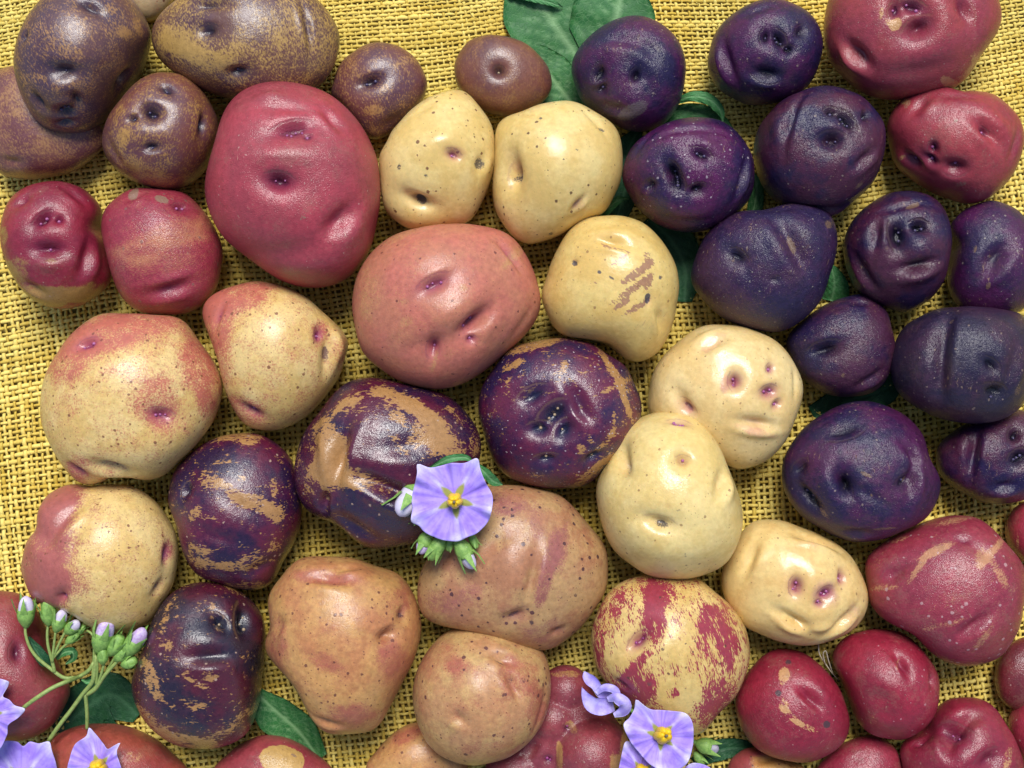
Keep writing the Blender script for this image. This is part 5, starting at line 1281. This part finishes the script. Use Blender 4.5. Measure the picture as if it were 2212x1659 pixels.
zc4 = max(top(1300, 1500), top(1275, 1480), top(1330, 1530)) + 10
r4 = link("potato_flower", None, loc=tuple(P(1320, 1515, zc4 * U)))
tag(r4, "withered lilac flower with curled petals lying on the knobby red potato", "flower", "lilac potato flowers")
def petal(parent, rib, widths, cup, seed):
    o = sheet("petal", rib, widths, PETALW, parent, cup=cup, wave=1.0, veins=False, base=np.array(parent.location), seed=seed, nu=18, nv=11, curl=.3)
    return o
PETALW = plain("petal_wilted", (.52, .46, .84), .6, (.36, .28, .78), .28, .25)
petal(r4, [(1316, 1505, zc4 + 6), (1298, 1498, zc4 + 24), (1286, 1478, zc4 + 32), (1268, 1462, zc4 + 30), (1262, 1450, zc4 + 24)], [(0, 10, 10), (.35, 10, 9), (.7, 14, 12), (.9, 8, 8), (1, .5, .5)], .5, 1)
petal(r4, [(1325, 1520, zc4 + 4), (1305, 1524, zc4 + 20), (1282, 1522, zc4 + 30), (1266, 1504, zc4 + 34), (1257, 1485, zc4 + 36)], [(0, 16, 12), (.3, 22, 17), (.6, 17, 14), (.85, 7, 6), (1, .5, .5)], .35, 2)
petal(r4, [(1288, 1498, zc4 + 36), (1305, 1486, zc4 + 48), (1325, 1489, zc4 + 50), (1340, 1505, zc4 + 44)], [(0, 5, 4), (.4, 9, 8), (.8, 9, 8), (1, 2, 2)], -.4, 3)
petal(r4, [(1312, 1510, zc4 + 30), (1330, 1506, zc4 + 54), (1350, 1520, zc4 + 56), (1346, 1536, zc4 + 44), (1326, 1545, zc4 + 26)], [(0, 5, 6), (.3, 12, 14), (.65, 14, 14), (1, 5, 5)], -.6, 4)
stalk(r4, [(1345, 1530, zc4), (1362, 1534, zc4 - 6), (1382, 1545, zc4 - 16)], 5, 4, name="pedicel", mat=CALYX)
rb = link("flower_bud_sprig", None, loc=tuple(P(1520, 1612, 30 * U)))
tag(rb, "grey-lilac closed bud with green sepals lying on burlap right of the leaning-anther flower", "flower bud")
bud(rb, (1502, 1604), (1552, 1620), 60, 54, 34, plain("bud_grey", (.50, .50, .56), .5, (.36, .32, .46), .8, .2), seed=7)
bud(rb, (1500, 1625), (1520, 1650), 44, 36, 20, None, seed=8)
stalk(rb, [(1504, 1604, 60), (1490, 1598, 66), (1470, 1592, 64)], 4, 4, name="pedicel", mat=CALYX)

# the long sprig at bottom left: three flowers and two bunches of buds on one branching stem
zS = 150
rs = link("flower_sprig", None, loc=tuple(P(180, 1505, 100 * U)))
tag(rs, "long branching sprig with two bunches of green buds and lilac flowers, bottom left", "flower sprig", "potato flower sprigs")
zL = top(40, 1500) + 20
stalk(rs, [(50, 1529, zL + 10), (80, 1507, zL + 18), (115, 1485, zL + 10), (145, 1472, zL - 6), (172, 1461, zS + 20), (192, 1448, zS + 30), (204, 1430, zS + 34)], 4.2, 4.6)
stalk(rs, [(165, 1464, zS + 18), (138, 1464, zS + 26), (110, 1445, zS + 30), (80, 1420, zS + 36), (63, 1395, zS + 42), (55, 1368, zS + 46), (55, 1350, zS + 48)], 4.4, 3.0)
stalk(rs, [(118, 1452, zS + 30), (112, 1425, zS + 36), (104, 1395, zS + 44), (102, 1370, zS + 48), (104, 1350, zS + 50)], 4, 2.6, name="pedicel")
for pp in ([(113, 1430, zS + 36), (116, 1398, zS + 46), (120, 1365, zS + 54)], [(114, 1422, zS + 36), (128, 1390, zS + 46), (142, 1362, zS + 52)], [(114, 1422, zS + 36), (136, 1398, zS + 40), (152, 1386, zS + 44)]):
    stalk(rs, pp, 3.2, 2.4, 14, name="pedicel")
bud(rs, (56, 1356, ), (56, 1288), zS + 46, zS + 58, 34, WHITEP, seed=11)
bud(rs, (106, 1352), (103, 1296), zS + 50, zS + 62, 30, None, seed=12)
bud(rs, (120, 1366), (137, 1317), zS + 52, zS + 62, 27, WHITEP, seed=13)
bud(rs, (141, 1368), (170, 1342), zS + 48, zS + 58, 25, WHITEP, seed=14)
bud(rs, (142, 1390), (170, 1368), zS + 40, zS + 46, 18, None, seed=15)
bud(rs, (160, 1372), (184, 1352), zS + 36, zS + 42, 16, None, seed=16)
sheet("leaflet", [(122, 1424, zS + 20), (138, 1410, zS + 34), (156, 1408, zS + 36), (158, 1422, zS + 24), (142, 1434, zS + 14)], [(0, 3, 3), (.3, 9, 8), (.6, 10, 9), (1, 2, 2)], GREEN, rs, cup=.4, base=np.array(rs.location), seed=22, nu=18, nv=9)
sheet("leaflet", [(176, 1468, zS + 20), (190, 1474, zS + 26), (206, 1466, zS + 26)], [(0, 2, 2), (.5, 6, 5), (1, 1, 1)], GREENB, rs, cup=.3, base=np.array(rs.location), seed=23, nu=12, nv=7)
stalk(rs, [(105, 1600, zS + 0), (128, 1567, zS + 10), (155, 1532, zS + 16), (178, 1500, zS + 22), (200, 1472, zS + 30), (206, 1440, zS + 40), (208, 1415, zS + 46)], 4.6, 4.4)
stalk(rs, [(186, 1500, zS + 16), (205, 1488, zS + 22), (225, 1460, zS + 30), (250, 1432, zS + 38), (264, 1416, zS + 44)], 5.5, 3.4)
stalk(rs, [(188, 1574, zS - 10), (188, 1545, zS + 2), (186, 1515, zS + 12), (184, 1500, zS + 18)], 3.8, 4.4)
for pp in ([(208, 1480, zS + 24), (210, 1440, zS + 40), (208, 1400, zS + 50)], [(212, 1478, zS + 24), (222, 1445, zS + 40), (226, 1420, zS + 46)], [(215, 1474, zS + 22), (236, 1440, zS + 32), (248, 1420, zS + 40)], [(200, 1472, zS + 30), (203, 1420, zS + 36), (202, 1375, zS + 44), (188, 1362, zS + 40)]):
    stalk(rs, pp, 3.4, 2.6, 14, name="pedicel")
bud(rs, (211, 1412), (234, 1336), zS + 46, zS + 62, 40, LILACB, seed=17)
bud(rs, (268, 1418), (312, 1358), zS + 42, zS + 58, 36, LILACB, seed=18)
bud(rs, (236, 1416), (262, 1372), zS + 44, zS + 52, 30, None, seed=19)
bud(rs, (222, 1436), (222, 1400), zS + 46, zS + 54, 22, None, seed=20)
bud(rs, (248, 1428), (278, 1398), zS + 38, zS + 46, 26, None, seed=21)
bud(rs, (262, 1438), (296, 1424), zS + 36, zS + 40, 26, None, seed=22)
zG = max(top(195, 1610), top(230, 1640), top(160, 1640)) + 16
flower("flower", (212, 1658), [(190, 1573), (259, 1606), (285, 1680), (215, 1730), (150, 1670)], flat(zG),
       [(186, 1590), (192, 1572), (205, 1584), (222, 1605), (232, 1618), (244, 1612), (260, 1605), (252, 1625), (262, 1660), (270, 1700), (220, 1735), (165, 1720), (146, 1670), (150, 1640), (162, 1608)],
       parent=rs, seed=5, anther_tilt=(10, 8), depth=8, anther_r=19)
zH = max(top(60, 1640), top(30, 1620), top(100, 1640), 90) + 20
flower("flower", (45, 1690), [(108, 1604), (125, 1710), (20, 1760), (-40, 1690), (-10, 1608)], flat(zH),
       [(106, 1602), (112, 1622), (122, 1655), (126, 1700), (90, 1750), (20, 1765), (-40, 1720), (-45, 1660), (-20, 1612), (10, 1601), (36, 1602), (50, 1612), (64, 1602), (84, 1606)],
       parent=rs, seed=6, depth=6)
flower("flower", (-30, 1545), [(54, 1532), (-20, 1620), (-100, 1590), (-100, 1500), (15, 1474)], flat(zL + 14),
       [(18, 1472), (14, 1488), (6, 1504), (20, 1512), (32, 1524), (54, 1532), (40, 1550), (18, 1566), (14, 1590), (-10, 1625), (-70, 1625), (-115, 1560), (-95, 1490), (-30, 1465)],
       parent=rs, seed=7, depth=6)

# dry rootlets by the crimson twins
rr_ = link("rootlet", None, loc=tuple(P(1790, 1430, 60 * U)))
tag(rr_, "thin dry white rootlet strands between the grinning yellow potato and the crimson pair", "root")
ROOT = plain("dry_root", (.55, .48, .36), .7)
for pp in ([(1768, 1390, 90), (1770, 1412, 100), (1782, 1432, 96), (1796, 1452, 84), (1812, 1470, 60)], [(1782, 1434, 96), (1778, 1412, 112), (1784, 1406, 116), (1790, 1428, 104), (1800, 1458, 78)]):
    stalk(rr_, pp, 1.5, .9, 18, name="root_strand", mat=ROOT)
